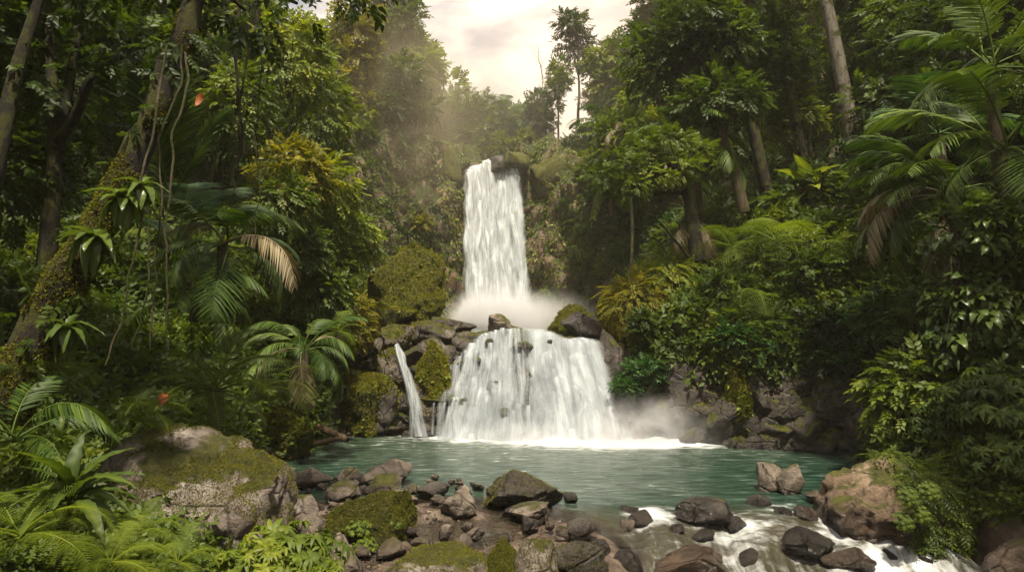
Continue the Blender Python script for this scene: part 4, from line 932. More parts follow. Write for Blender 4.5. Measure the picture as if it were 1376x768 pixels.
rock_at('boulder', (683, 676, 738, 697), 'brown', 'low brown rock with a dark side in front of the big dark boulder', sub=4, seed=41)
rock_at('boulder', (755, 660, 775, 672), 'dark', 'small dark rock at the right end of the big dark boulder', sub=3, seed=42)
rock_at('boulder', (757, 696, 801, 714), 'dark', 'flat black wet rock lying on the rock shelf', sub=4, seed=43, zbase=.0)
rock_at('boulder', (512, 733, 668, 800), 'mossy', 'broad tan and mossy boulder at the bottom edge of the photo', sub=5, seed=45, tuft=1800, depth=.7)
rock_at('boulder', (652, 722, 702, 800), 'heavy', 'green mossy pointed boulder at the bottom edge of the photo', sub=4, seed=46, tuft=1500)
rock_at('boulder', (690, 719, 752, 800), 'mossy', 'pointed tan boulder with moss stripes at the bottom edge', sub=4, seed=47, tuft=900)
rock_at('boulder', (734, 724, 816, 768), 'dark', 'long dark boulder with a mossy end on the rock shelf', sub=4, seed=48, tuft=500, depth=.5)
rock_at('boulder', (872, 733, 968, 776), 'orange', 'cracked tan rock with white water round it', sub=4, seed=49, zbase=-.55)
rock_at('boulder', (822, 736, 862, 760), 'dark', 'small dark rock in the little chute by the rock shelf', sub=4, seed=50, zbase=-.35)
rock_at('boulder', (903, 668, 984, 694), 'dark', 'low black wet rock at the head of the rapids', sub=4, seed=51, zbase=-.05)
rock_at('boulder', (1012, 620, 1052, 657), 'brown', 'left brown peak of the split rock standing in the pool', sub=4, seed=52, cuts=6)
rock_at('boulder', (1034, 622, 1072, 660), 'brown', 'right brown peak of the split rock standing in the pool', sub=4, seed=53, cuts=6)
rock_at('boulder', (1076, 658, 1102, 670), 'brown', 'small flat pale rock between the split rock and the brown boulder', sub=3, seed=54)
rock_at('boulder', (996, 664, 1030, 684), 'dark', 'dark rock in the upper rapids below the split rock', sub=4, seed=55, zbase=-.1)
rock_at('boulder', (1026, 679, 1058, 692), 'dark', 'small dark rock low in the upper rapids', sub=3, seed=56, zbase=-.15)
rock_at('boulder', (1062, 677, 1090, 695), 'brown', 'small brown rock in the rapids beside the orange boulder', sub=3, seed=57, zbase=-.15)
rock_at('boulder', (1044, 714, 1114, 744), 'dark', 'black rounded wet boulder in the middle of the rapids', sub=4, seed=58, zbase=-.4)
rock_at('boulder', (1092, 733, 1160, 760), 'brown', 'brown rounded boulder in the lower rapids', sub=4, seed=59, zbase=-.5)
rb_ = rock_at('boulder', (1098, 610, 1300, 728), 'orange', 'big orange brown boulder with a mossy back in the right rapids', sub=5, seed=91, zbase=-.35, depth=.7, cuts=0, round_=.7, rough=.22)
rock_at('boulder', (1318, 690, 1400, 736), 'brown', 'mossy brown boulder at the right edge of the photo', sub=4, seed=65, zbase=-.35)
rock_at('boulder', (1312, 722, 1420, 800), 'tan', 'large tan boulder in the bottom right corner', sub=4, seed=66, zbase=-.5)
rock_at('boulder', (1275, 682, 1335, 712), 'dark', 'dark low rock behind the right edge boulders', sub=4, seed=67, zbase=-.3)
rock_at('boulder', (1160, 540, 1225, 640), 'mossy', 'upright dark mossy boulder where the right bank meets the pool', sub=4, seed=68, zbase=0, tuft=1500)
rock_at('boulder', (655, 421, 690, 440), 'brown', 'small brown rock perched on the lip of the lower falls', ybase=19.6, zbase=2.68, sub=4, seed=69)
rock_at('boulder', (738, 408, 800, 440), 'heavy', 'mossy rock at the back of the ledge right of the falls lip', ybase=21.2, zbase=2.65, sub=4, seed=70, tuft=1500)
rock_at('boulder', (752, 418, 812, 446), 'dark', 'grey flat rock at the right end of the falls lip', ybase=20.2, zbase=2.6, sub=4, seed=71)
rock_at('boulder', (792, 440, 848, 492), 'ledge', 'pale cracked wet rock at the right shoulder of the lower falls', ybase=18.6, zbase=1.6, sub=4, seed=72, depth=1)
rock_at('boulder', (800, 372, 862, 425), 'heavy', 'round green mossy mound rock on the right of the ledge', ybase=20.5, zbase=2.9, sub=4, seed=73, tuft=4000, depth=1)
rock_at('boulder', (460, 500, 538, 560), 'heavy', 'yellow green mossy rock left of the thin side waterfall', ybase=17.6, zbase=.4, sub=4, seed=74, tuft=3500)
rock_at('boulder', (556, 462, 608, 530), 'heavy', 'bright green mossy rock right of the thin side waterfall', ybase=18.1, zbase=.9, sub=4, seed=75, tuft=3500)
rock_at('boulder', (975, 480, 1022, 560), 'heavy', 'green moss hump on the dark rock wall of the right bank', ybase=16.3, zbase=.5, sub=4, seed=76, tuft=3000, depth=.8)
rock_at('boulder', (300, 590, 380, 640), 'mossy', 'tan rock wedged behind the big mossy boulder', ybase=10.5, zbase=.4, sub=4, seed=77, tuft=700)
rock_at('boulder', (335, 612, 400, 660), 'mossy', 'mossy rock beside the large boulder near the shore', ybase=9.6, zbase=.3, sub=4, seed=78, tuft=900)
rock_at('boulder', (384, 627, 452, 650), 'brown', 'long log-shaped brown rock on the left shore', zbase=.05, sub=4, seed=79, depth=.4)
rock_at('boulder', (400, 706, 446, 745), 'tan', 'upper flat pale slab on the left foreground shore', zbase=.0, sub=4, seed=80, sink=1.5)
rock_at('boulder', (440, 716, 500, 775), 'tan', 'lower flat pale slab on the left foreground shore', zbase=.0, sub=4, seed=81, sink=1.2)
rock_at('boulder', (388, 664, 432, 700), 'mossy', 'small tan and mossy rock in front of the shore log rock', zbase=.1, sub=4, seed=82)
rock_at('boulder', (402, 690, 452, 712), 'brown', 'low flat brown rock above the pale slabs', zbase=.05, sub=4, seed=83)
# rocks of the shore, each one a thing
k = 0; boxes = []
for t in range(900):
    if k >= 84: break
    px = _r.uniform(395, 880); py = _r.uniform(640, 742)
    if (px > 700 and py < 684) or (px > 560 and py > 690 and _r.random() < .6) or (px > 630 and _r.random() < .86): continue
    wpx = _r.uniform(8, 26) * (.6 + (py - 630) / 110); hpx = wpx * _r.uniform(.3, .55)
    if any(abs(px - a) < (wpx + b) * .40 and abs(py - c) < (hpx + d) * .5 for a, c, b, d in boxes): continue
    boxes.append((px, py, wpx, hpx)); mt = _r.choice(['brown', 'tan', 'brown', 'dark', 'dark', 'mossy'])
    o = rock_at('rock', (px - wpx / 2, py - hpx, px + wpx / 2, py), mt, None, zbase=.02, sub=3, seed=700 + k, depth=_r.uniform(.6, 1.1), sink=.5, rough=.16, round_=.52)
    look = {'brown': 'small brown shore rock', 'tan': 'small pale tan shore rock', 'dark': 'small dark wet shore rock', 'mossy': 'small moss-flecked shore rock'}[mt]
    n_, a, b = min([('the big dark boulder', 703, 655), ('the long brown boulder', 520, 635), ('the mossy rock with seedlings', 500, 690), ('the pale slabs', 455, 745), ('the pointed mossy boulders', 690, 740), ('the flat black rock', 780, 705), ('the angular grey brown boulder', 617, 672), ('the puddle in the rock shelf', 590, 705), ('the broad tan boulder', 590, 750)], key=lambda q: (px - q[1]) ** 2 + (py - q[2]) ** 2)
    rel = ('left of' if px < a else 'right of') if abs(px - a) > abs(py - b) * 1.3 else ('behind' if py < b else 'in front of')
    PEND.setdefault((look, rel, n_), []).append((o, px, py)); o['category'] = 'rock'; o['group'] = 'small rocks scattered on the shore'; k += 1
# rocks in the rapids
for (px, py, wpx) in [(940, 722, 30), (985, 705, 34), (1130, 700, 26), (1008, 752, 44), (1180, 748, 36), (860, 700, 40), (842, 688, 28), (905, 712, 24), (1230, 756, 30), (880, 684, 18)]:
    o = rock_at('rock', (px - wpx / 2, py - wpx * .35, px + wpx / 2, py), 'dark', None, zbase=-.12 - .4 * sstep(690, 760, py), sub=3, seed=int(px), depth=.9, sink=.6)
    PEND.setdefault(('small wet stone in the rapids', 'left of' if px < 1100 else 'right of', 'the orange brown boulder'), []).append((o, px, py)); o['category'] = 'rock'; o['group'] = 'small wet stones in the rapids'
# gravel
m = MB(); N = 7000; P = raycast(_r.uniform(380, 800, N), _r.uniform(636, 768, N)); P = P[~np.isnan(P[:, 1])]
V, Fc = ico(1); sz = _r.uniform(.012, .045, len(P)); Rm = frames(_r.normal(size=(len(P), 3)), _r.normal(size=(len(P), 3)))
VV, FF2, rr = inst((V, Fc, np.zeros(len(V))), Rm, P, np.stack([sz, sz * .8, sz * .6], 1)); m.add(VV, FF2, rr)
tag(m.build('gravel', [RM['brown']]), 'brown gravel between the shore rocks', 'gravel', kind='stuff')
m = MB(); N = 900; P = raycast(_r.uniform(0, 760, N), _r.uniform(600, 768, N)); P = P[~np.isnan(P[:, 1])]; P[:, 2] += .02
V, Fc, rr = inst(T_leafhi(.22, .3, .3, 4), frames(_r.normal(size=(len(P), 3)) * [1, 1, .25], _r.normal(0, .4, (len(P), 3)) + [0, 0, 1]), P, _r.uniform(.04, .10, len(P)), _r.random(len(P))); m.add(V, Fc, rr)
tag(m.build('leaf_litter', [LM['dry']]), 'fallen brown leaves on the near bank', 'leaf litter', kind='stuff')
# driftwood
m = MB(); m.add(*tube(smooth_path([W(424, 573, 16.4), W(445, 580, 16.2), W(467, 591, 15.9)], 10), np.linspace(.10, .07, 10), 8)); tag(m.build('driftwood_log', [BK['drift']]), 'reddish driftwood log lying at the left edge of the pool', 'log')
m = MB(); m.add(*tube(smooth_path([W(416, 597, 16), W(440, 592, 16.0), W(456, 588, 16)], 8), np.linspace(.07, .05, 8), 7)); tag(m.build('driftwood_log', [BK['drift']]), 'short tan driftwood log just below the reddish one', 'log')
m = MB(); m.add(*tube(smooth_path([W(1258, 592, 11.5), W(1252, 606, 11.3), W(1246, 620, 11.1)], 8), .05, 7)); tag(m.build('broken_branch', [BK['pale']]), 'short pale broken branch behind the orange brown boulder', 'branch')
m = MB(); m.add(*tube(smooth_path([W(1282, 596, 11.5), W(1270, 612, 11.2), W(1268, 634, 11.0)], 8), np.linspace(.07, .05, 8), 7)); tag(m.build('broken_branch', [BK['brown']]), 'mossy upright branch stump behind the orange brown boulder', 'branch')
# overgrown back of the orange boulder
def mound(name, bbox, Y, parts, n, label, cat, mat='bright', T=SPRf, ls=.22, group=None):
    c = W((bbox[0] + bbox[2]) / 2, (bbox[1] + bbox[3]) / 2, Y); hw = (bbox[2] - bbox[0]) / F * Y / 2; hh = (bbox[3] - bbox[1]) / F * Y / 2
    r = np.random.default_rng(int(bbox[0])); d = unit(r.normal(size=(n, 3)) + [0, 0, .3]); P = d * [hw, hw * .8, hh] * r.uniform(.75, 1.05, (n, 1)) * (1 + .25 * fbm(d * 2 + bbox[0], 2, 4))[:, None]
    D = unit(d * .8 + r.normal(0, .4, (n, 3)) + [0, 0, -.5]); m = MB()
    for q, t in enumerate(T):
        s = np.arange(n) % len(T) == q; V, Fc, rr = inst(t, frames(D[s], unit(d[s] + [0, 0, .6])), P[s], ls * r.uniform(.6, 1.3, s.sum()), r.random(s.sum())); m.add(V, Fc, rr)
    e = link(name, None, loc=c); link('foliage', m.mesh('foliage', [LM[mat]]), e)
    st = MB()
    for q in range(6): st.add(*tube(smooth_path([[0, 0, -hh], P[q * 3] * .4, P[q * 3] * .95], 6), np.linspace(.03, .008, 6), 4))
    link('stem', st.mesh('stem', [BK['dark']]), e); tag(e, label, cat, group); return e
me_ = rb_.data; co = np.zeros(len(me_.vertices) * 3); me_.vertices.foreach_get('co', co); co = co.reshape(-1, 3); fi = np.zeros(len(me_.polygons) * 3, int); me_.polygons.foreach_get('vertices', fi); fi = fi.reshape(-1, 3)
xr_ = np.ptp(co[:, 0]); N = 1500
Q, Nn = sample_tris(co, fi, N, lambda c, n: (c[:, 0] > -xr_ * .10 + .12 * fbm(c * 3, 3, 5)) * (c[:, 2] > -np.ptp(co[:, 2]) * .25) * np.clip(n[:, 2] + .8, .1, 2) * (n[:, 1] < .6) + 1e-9)
m = MB(); D = unit(Nn * .5 + _r.normal(0, .35, (N, 3)) + [.1, 0, -.75])
for q in range(2):
    s_ = np.arange(N) % 2 == q; V, Fc, rr = inst(SPRf[q], frames(D[s_], unit(Nn[s_] + [0, 0, .5])), Q[s_] + Nn[s_] * .03, _r.uniform(.12, .30, s_.sum()), _r.random(s_.sum())); m.add(V, Fc, rr)
mm_ = m.build('moss_fern_mat', [LM['bright']], loc=rb_.location); tag(mm_, 'mat of yellow green fern moss hanging over the orange brown boulder', 'moss mat')
for k in range(4):
    a, b = SH['whorled', 0]
    place('seedling', [('foliage', a), ('stem', b)], W([1222, 1238, 1250, 1215][k], [668, 690, 660, 700][k], 9.75), (radians(60), 0, 0), .16, ['upper palmate seedling', 'lowest palmate seedling', 'right palmate seedling', 'left palmate seedling'][k] + ' growing out of the mat on the orange boulder', 'seedling', 'seedlings on the orange boulder')
mound('shrub', (1175, 480, 1300, 600), 12.6, None, 520, 'yellow green leafy bush on the bank behind the orange boulder', 'shrub', 'bright', SPR, .34)
mound('shrub', (1275, 370, 1400, 480), 12.2, None, 420, 'broad leaved dark shrub at the right edge above the whorled bush', 'shrub', 'big', SPRb, .4)

# ------------------------------------------------------------------ hero plants, left side
def path_tube(name, pxs, rads, mat, label, cat, group=None, ns=10, n=26, wob=.02):
    P = smooth_path([W(*q) for q in pxs], n); rads = [q * .75 for q in rads]; wob = wob * 1.6; P = P + wob * np.stack([fbm(P * 3, 2, 1), fbm(P * 3, 2, 2), 0 * P[:, 0]], 1) * 3
    m = MB(); m.add(*tube(P, np.interp(np.linspace(0, 1, n), np.linspace(0, 1, len(rads)), rads), ns)); o = m.build(name, [BK[mat]])
    if label: tag(o, label, cat, group)
    return o, P
e = link('leaning_tree', None, loc=W(20, 520, 7.2)); base = np.array(e.location)
P = smooth_path(np.array([W(0, 560, 7.0), W(55, 440, 7.2), W(120, 330, 7.4), W(170, 235, 7.5), W(215, 130, 7.7), W(250, 40, 7.9), W(268, -40, 8.1), W(280, -140, 8.4)]) - base, 40)
V, Fc = tube(P, np.interp(np.linspace(0, 1, 40), [0, .3, .6, .85, 1], [.25, .185, .125, .15, .13]), 20)
V = V + .09 * np.stack([fbm(V * 2.5, 5, 1), fbm(V * 2.5, 5, 2), fbm(V * 2.5, 5, 3)], 1)
m = MB(); m.add(V, Fc); tr_ = m.build('trunk', [BK['dark']], e)
add_moss(e, V, Fc, 16000, .032, wf=lambda c, N: (fbm(c * 2, 3, 5) > -.05) + 1e-6)
C = []; m = MB()
for (a, b, y) in [(330, 15, 8.4), (180, -60, 8.0), (400, 5, 8.8), (110, -90, 8.0), (470, -30, 9.0), (300, -160, 8.4)]:
    q = W(a, b, y) - base; C.append(q); s0 = P[32]; m.add(*tube(smooth_path([s0, (s0 + q) / 2 + [0, 0, .15], q], 10), np.linspace(.09, .02, 10), 6))
link('limb', m.mesh('limb', [BK['dark']]), e)
link('crown', crown_mesh(C, [.5, .8, .35, .9, .7, 1.0], 460, 11, SPRb[:1] + SPR, .25, 'deep', .6), e)
Q, N = sample_tris(V, Fc, 80, lambda c, n: (fbm(c * 1.5, 2, 15) > -.1) + 1e-6); m = MB(); D = unit(N * .7 + _r.normal(0, .4, (80, 3)) + [0, 0, -.5])
for q_ in range(3):
    s_ = np.arange(80) % 3 == q_; A_, B_, C_ = inst(SPR[q_], frames(D[s_], N[s_]), Q[s_], _r.uniform(.12, .3, s_.sum()), _r.random(s_.sum())); m.add(A_, B_, C_)
link('creeper', m.mesh('creeper', [LM['mid']]), e)
tag(e, 'dark mossy leaning trunk hung with epiphytes in the left foreground', 'tree')
# epiphyte cluster
for k, (px, py, n, s, lab) in enumerate([(165, 268, 30, .32, 'upper epiphyte clump with broad drooping leaves on the leaning trunk'), (125, 320, 26, .34, 'lower epiphyte clump with broad dark leaves on the leaning trunk'), (190, 250, 16, .26, 'small epiphyte clump on the right side of the leaning trunk'), (90, 440, 18, .28, 'low epiphyte clump with hanging yellow leaves on the leaning trunk')]):
    rosette('epiphyte', BL, W(px, py, 7.05), n, lab, 'epiphyte', 'epiphytes on the leaning trunk', scl=s, tilt=(.2, 1.9), seed=k, part='leaf')
# lianas
for k, (pts, r_) in enumerate([([(248, 60, 7.7), (232, 140, 7.5), (215, 190, 7.3), (214, 330, 7.2), (200, 470, 7.2)], .014), ([(252, 70, 7.7), (240, 160, 7.4), (230, 240, 7.2), (224, 300, 7.1), (222, 470, 7.1)], .018), ([(345, -20, 9), (335, 80, 9), (318, 160, 9), (316, 260, 9)], .022),
      ([(338, -20, 9), (352, 100, 9), (342, 190, 9), (349, 250, 9), (338, 330, 9)], .012), ([(320, -10, 9.2), (318, 90, 9.2), (325, 180, 9.2), (312, 250, 9)], .028), ([(222, 60, 7.4), (196, 250, 7.0), (180, 330, 7.0), (166, 420, 6.9), (140, 490, 6.8)], .016),
      ([(199, 300, 7), (197, 380, 7), (188, 430, 7), (175, 470, 7)], .011), ([(270, 40, 8), (300, 70, 8.4), (330, 60, 9)], .010), ([(380, -10, 10), (372, 60, 10), (380, 120, 10)], .012)]):
    path_tube('liana', pts, [r_ * 1.1, r_, r_ * .7], 'vine', ['twisting brown liana down the leaning trunk', 'straight liana hanging in front of the green palm fronds', 'pale liana hanging from the top beside the golden bush', 'thin looping liana right of the pale one', 'thick brown liana behind the pale one', 'long liana slanting down past the epiphytes', 'short liana hanging below the epiphytes', 'thin liana strung sideways near the top', 'short thin liana above the golden bush'][k], 'liana', 'lianas hanging on the left', ns=6, n=30, wob=.015)
# orange hanging leaf and brown fallen leaf
m = MB(); V, Fc, rr = T_leafhi(.24, .35, .3); m.add(V * .17, Fc, rr); tag(m.build('dead_leaf', [LM['orange']], loc=W(270, 124, 7.4)), 'single orange dead leaf hanging by the leaning trunk', 'leaf'); bpy.data.objects['dead_leaf'].rotation_euler = (radians(-80), .3, .2)
m = MB(); V, Fc, rr = T_leafhi(.2, .9, .9, 9); V = V + .05 * np.stack([fbm(V * 5, 2, 1), fbm(V * 5, 2, 2), fbm(V * 5, 2, 3)], 1); m.add(V * .26, Fc, rr); o = m.build('dead_leaf', [LM['orange']], loc=W(215, 545, 8.2)); o.rotation_euler = (radians(60), .3, .4); tag(o, 'curled reddish brown dead leaf above the big mossy boulder', 'leaf')
# dark stemmed trees on the far left
for (px, stems, lab) in [((62, 350, 9.5), [[(62, 360, 9.5), (72, 250, 9.5), (75, 160, 9.6), (66, 60, 9.8), (60, -60, 10)], [(74, 200, 9.5), (92, 120, 9.6), (108, 20, 9.7), (112, -60, 9.8)], [(78, 190, 9.5), (100, 160, 9.3), (120, 108, 9.1), (126, 100, 9.1)]], 'dark forked tree standing at the far left'),
                         ((-10, 200, 8.6), [[(-30, 330, 8.6), (0, 200, 8.6), (20, 100, 8.8), (50, 10, 9), (70, -60, 9)]], 'dark slanting tree in the top left corner')]:
    b = W(*px); e = link('tree', None, loc=b); m = MB()
    for q, s in enumerate(stems):
        PP = smooth_path([np.array(W(*t)) - b for t in s], 20); m.add(*tube(PP, np.linspace(.13 if q == 0 else .08, .045, 20), 9))
    link('trunk', m.mesh('trunk', [BK['dark']]), e)
    r = np.random.default_rng(int(abs(px[0])) + 5); C = [np.array(W(a, c, y)) - b for a, c, y in zip(r.uniform(-30, 200, 16), r.uniform(-90, 230, 16), r.uniform(9.5, 11.5, 16))] if px[0] > 0 else [np.array(W(a, c, y)) - b for a, c, y in zip(r.uniform(-80, 60, 9), r.uniform(-60, 260, 9), r.uniform(9, 10.5, 9))]
    link('crown', crown_mesh(C, [.8] * len(C), 900, 12, SPR, .30, 'mid', .8), e); tag(e, lab, 'tree')
# palms behind the lianas
def stalk(h, r_, mat='brown'):
    m = MB(); m.add(*tube(smooth_path([[0, 0, -.6], [.04 * h, 0, h * .5], [0, 0, h]], 12), np.linspace(r_ * 1.3, r_, 12), 8)); return m.mesh('trunk', [BK[mat]])
q = W(235, 330, 9.5); e = link('palm', None, loc=q)
for k, (az, t, s) in enumerate([(.25, 12, 1.0), (-.45, 20, 1.0), (-1.0, 38, .95), (1.1, 42, .8), (2.2, 40, .8)]):
    o = link('frond', PFb[k % 2] if k > 0 else PFb[0], e, scl=s * .75); o.rotation_euler = (Matrix.Rotation(az, 3, 'Z') @ Matrix.Rotation(radians(62 - t), 3, 'X')).to_euler()
tag(e, 'palm with upright blue green fronds behind the lianas', 'palm')
q = W(225, 290, 9.3); e = link('palm', None, loc=q); up_ = frond_mesh(470, 2.2, 46, .055, .8, 1.3, .25, 'palm', .1)
for k, (az, tl, s) in enumerate([(pi * .9, 5, .75), (-.1, -8, .8), (-.6, 15, .7)]):
    o = link('frond', up_, e, scl=s); o.rotation_euler = (Matrix.Rotation(az, 3, 'Z') @ Matrix.Rotation(radians(48 - tl), 3, 'X')).to_euler()
tag(e, 'glossy dark green palm frond cluster standing upright beside the leaning trunk', 'palm')
for k, (px, py, Y, n, s, ms, lab) in enumerate([(300, 330, 9.6, 13, .72, PF + PFd[:1], 'palm with drooping tan tipped fronds right of the lianas'), (262, 400, 9.3, 9, .55, PF, 'low palm with dark fronds below the hanging lianas'),
       (410, 470, 14.5, 19, .72, PF[1:] + PF + PFd[:1], 'shaggy tree fern palm at the left edge of the falls ledge'), (455, 445, 16.0, 12, .7, FF_, 'small tree fern above the pool left of the side waterfall')]):
    rosette('palm' if k < 3 else 'tree_fern', ms, W(px, py, Y), n, lab, 'palm' if k < 3 else 'fern', scl=s, tilt=(.2, 1.5), trunk=stalk(.01, .09), seed=k + 30)
rosette('fern', FF_ + FFb, W(290, 525, 10.2), 16, 'large bright green fern clump above the big mossy boulder', 'fern', scl=1.15, tilt=(.15, 1.3), trunk=stalk(.01, .08), seed=3)
rosette('fern', FFb, W(355, 520, 11.5), 11, 'yellow green fern right of the large bright fern clump', 'fern', scl=.95, tilt=(.3, 1.3), seed=4)
# golden bush and neighbours, warm hill light painted into gold and bright leaves
for k, (bb, Y, n, mt, lab) in enumerate([((345, 190, 440, 290), 17, 420, 'gold', 'golden bush with warm light painted into its leaves on the left hill'), ((390, 215, 478, 300), 18, 420, 'bright', 'bright green bush right of the golden bush'), ((330, 240, 420, 320), 15.5, 380, 'mid', 'dark green bush below the golden bush'),
      ((400, 285, 500, 360), 19, 480, 'bright', 'fresh green bush sloping towards the square mossy block'), ((340, 300, 440, 380), 16.5, 480, 'mid', 'wide green bush on the hill left of the square mossy block'), ((415, 335, 480, 415), 18.6, 480, 'bright', 'leafy bush with sunlight painted into its leaves leaning on the square mossy block'),
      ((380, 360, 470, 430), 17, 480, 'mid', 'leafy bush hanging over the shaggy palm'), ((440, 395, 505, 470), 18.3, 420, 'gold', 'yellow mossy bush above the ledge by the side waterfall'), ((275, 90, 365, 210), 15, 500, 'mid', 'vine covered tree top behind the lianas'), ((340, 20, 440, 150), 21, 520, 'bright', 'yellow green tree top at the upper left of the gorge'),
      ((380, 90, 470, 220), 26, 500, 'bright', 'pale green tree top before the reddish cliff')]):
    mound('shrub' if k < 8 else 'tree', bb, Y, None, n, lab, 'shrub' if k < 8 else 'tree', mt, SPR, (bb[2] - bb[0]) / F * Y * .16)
# foreground left plants
sp_ = rosette('plant', SL, W(95, 672, 5.6), 24, 'spiky rosette plant with strap leaves in the bottom left corner', 'plant', scl=.95, tilt=(-.3, 1.2), trunk=None, seed=9, part='leaf')
m = MB(); m.add(*tube(smooth_path([[-.1, -.1, -.9], [-.06, 0, -.4], [0, 0, 0]], 10), .025, 7)); link('stem', m.mesh('stem', [BK['dark']]), sp_)
rosette('plant', SL, W(80, 588, 6.6), 8, 'small upright sprig with pointed leaves above the spiky plant', 'plant', scl=.5, tilt=(-.2, .9), seed=10, part='leaf')
for k, (px, py, Y, n, s, ms, lab) in enumerate([(190, 715, 6.0, 12, .42, FF_, 'fern spreading below the big mossy boulder'), (150, 755, 5.3, 11, .42, FF_, 'fern at the bottom edge beside the spiky plant'), (240, 755, 5.6, 10, .36, FF_, 'low fern at the bottom edge under the big mossy boulder'), (30, 720, 5.2, 10, .7, FF_, 'fern at the bottom left corner'), (190, 555, 8.0, 10, .6, FFb, 'pale fern left of the brown dead leaf'), (60, 500, 7.4, 11, .7, FF_, 'dark fern below the leaning trunk'), (20, 590, 6.5, 10, .6, PF, 'drooping palm seedling at the left edge')]):
    rosette('fern', ms, W(px, py, Y), n, lab, 'fern', scl=s, tilt=(.2, 1.2), seed=k + 60)
for k, (px, py, Y, s, lab) in enumerate([(385, 735, 6.9, .62, 'bright whorled leafy plant at the bottom edge by the pale slabs'), (345, 745, 6.3, .45, 'whorled leafy plant tucked under the big mossy boulder'), (425, 765, 6.4, .35, 'small whorled plant at the bottom edge')]):
    a, b = SH['whorled', 0]; place('shrub', [('stem', b), ('foliage', a)], W(px, py, Y) - [0, 0, .2], (0, 0, k), s, lab, 'shrub')
for k, (px, py, s) in enumerate([(500, 690, .26), (520, 705, .22), (480, 712, .2), (490, 735, .18)]):
    a, b = SH['whorled', 0]; place('seedling', [('stem', b), ('foliage', a)], W(px, py, 9.6 - k * .2), (0, 0, k), s, ['tallest leafy seedling', 'right leafy seedling', 'left leafy seedling', 'lowest leafy seedling'][k] + ' on the mossy shore rock', 'seedling', 'seedlings on the mossy shore rock')

# ------------------------------------------------------------------ hero plants, right side
def palm_at(px, py, Y, n, s, ms, lab, H=None, tilt=(.2, 1.5), seed=0, name='palm', az=None, tm='brown', tr=.1):
    c = W(px, py, Y); g0 = tz(c[0], c[1]); h = max(c[2] - g0, .3)
    m = MB(); m.add(*tube(smooth_path([[0, 0, -h - .4], [.05 * h, .03 * h, -h * .5], [0, 0, 0]], 14), np.linspace(tr * 1.3, tr, 14), 8)); tm_ = m.mesh('trunk', [BK[tm]])
    e = link(name, None, loc=(c[0], c[1], g0)); link('trunk', tm_, e, loc=(0, 0, h))
    r = np.random.default_rng(seed)
    for k in range(n):
        a = (k * 2.39996 + r.uniform(-.25, .25)) if az is None else az[k % len(az)]; t = tilt[0] + (tilt[1] - tilt[0]) * ((k + .5) / n) + r.uniform(-.08, .08)
        o = link('frond', ms[k % len(ms)], e, loc=(0, 0, h), scl=float(s * r.uniform(.85, 1.12))); o.rotation_euler = (Matrix.Rotation(a, 3, 'Z') @ Matrix.Rotation(radians(58) - t * 1.25, 3, 'X')).to_euler()
    tag(e, lab, 'palm' if name == 'palm' else 'fern'); return e
palm_at(1275, 262, 13.5, 20, 1.05, PF + PF[:2] + PFd[:1], 'large drooping palm with tan fronds reaching left over the right bank', tilt=(.3, 1.7), seed=1, az=[1.4, 1.2, 1.75, 1.0, 1.6, .6, 2.3, -1, -2, 2.0, -.2], tr=.13)
palm_at(1262, 180, 15.5, 12, .9, PFb + PF[:1], 'palm with bluish fronds above the large drooping palm', tilt=(.1, 1.2), seed=2)
palm_at(1330, 90, 12.5, 14, 1.0, PF, 'tall dark palm in the top right corner', tilt=(0, 1.5), seed=3)
palm_at(1345, 200, 12, 12, 1.1, PF, 'dark palm at the right edge under the tall one', tilt=(.2, 1.5), seed=13)
palm_at(932, 200, 22, 16, 1.15, PF[1:] + PFd[:1], 'palm with arched fronds behind the crooked tree', tilt=(-.1, 1.4), seed=4, tr=.11)
palm_at(985, 332, 20, 10, 1.6, FT, 'left tree fern spreading over the rock wall', name='tree_fern', tilt=(.4, 1.4), seed=5)
palm_at(1045, 325, 19, 11, 1.8, FT, 'middle tree fern with wide fronds over the rock wall', name='tree_fern', tilt=(.4, 1.5), seed=6)
palm_at(1100, 338, 18, 10, 1.7, FT, 'right tree fern with drooping fronds over the rock wall', name='tree_fern', tilt=(.4, 1.6), seed=7)
palm_at(1010, 390, 17.6, 12, 1.15, FT, 'lower tree fern hanging down the rock wall', name='tree_fern', tilt=(.8, 1.8), seed=8)
palm_at(935, 395, 18.5, 13, .6, PF, 'shaggy small palm hanging over the rock wall', tilt=(.9, 2.0), seed=9)
e = rosette('banana_plant', [bigleaf_mesh(480 + k, 1.0, .16, 'bright', [.25, .5, .8][k]) for k in range(3)], W(1088, 262, 21), 15, 'banana-like plant with broad pale green leaves on the right hill', 'plant', scl=1.5, tilt=(-.3, 1.1), seed=5, part='leaf')
rosette('banana_plant', [BL[0], BL[1]], W(1048, 275, 22), 10, 'smaller broad leaved plant left of the banana-like plant', 'plant', scl=1.1, tilt=(0, 1.2), seed=6, part='leaf')
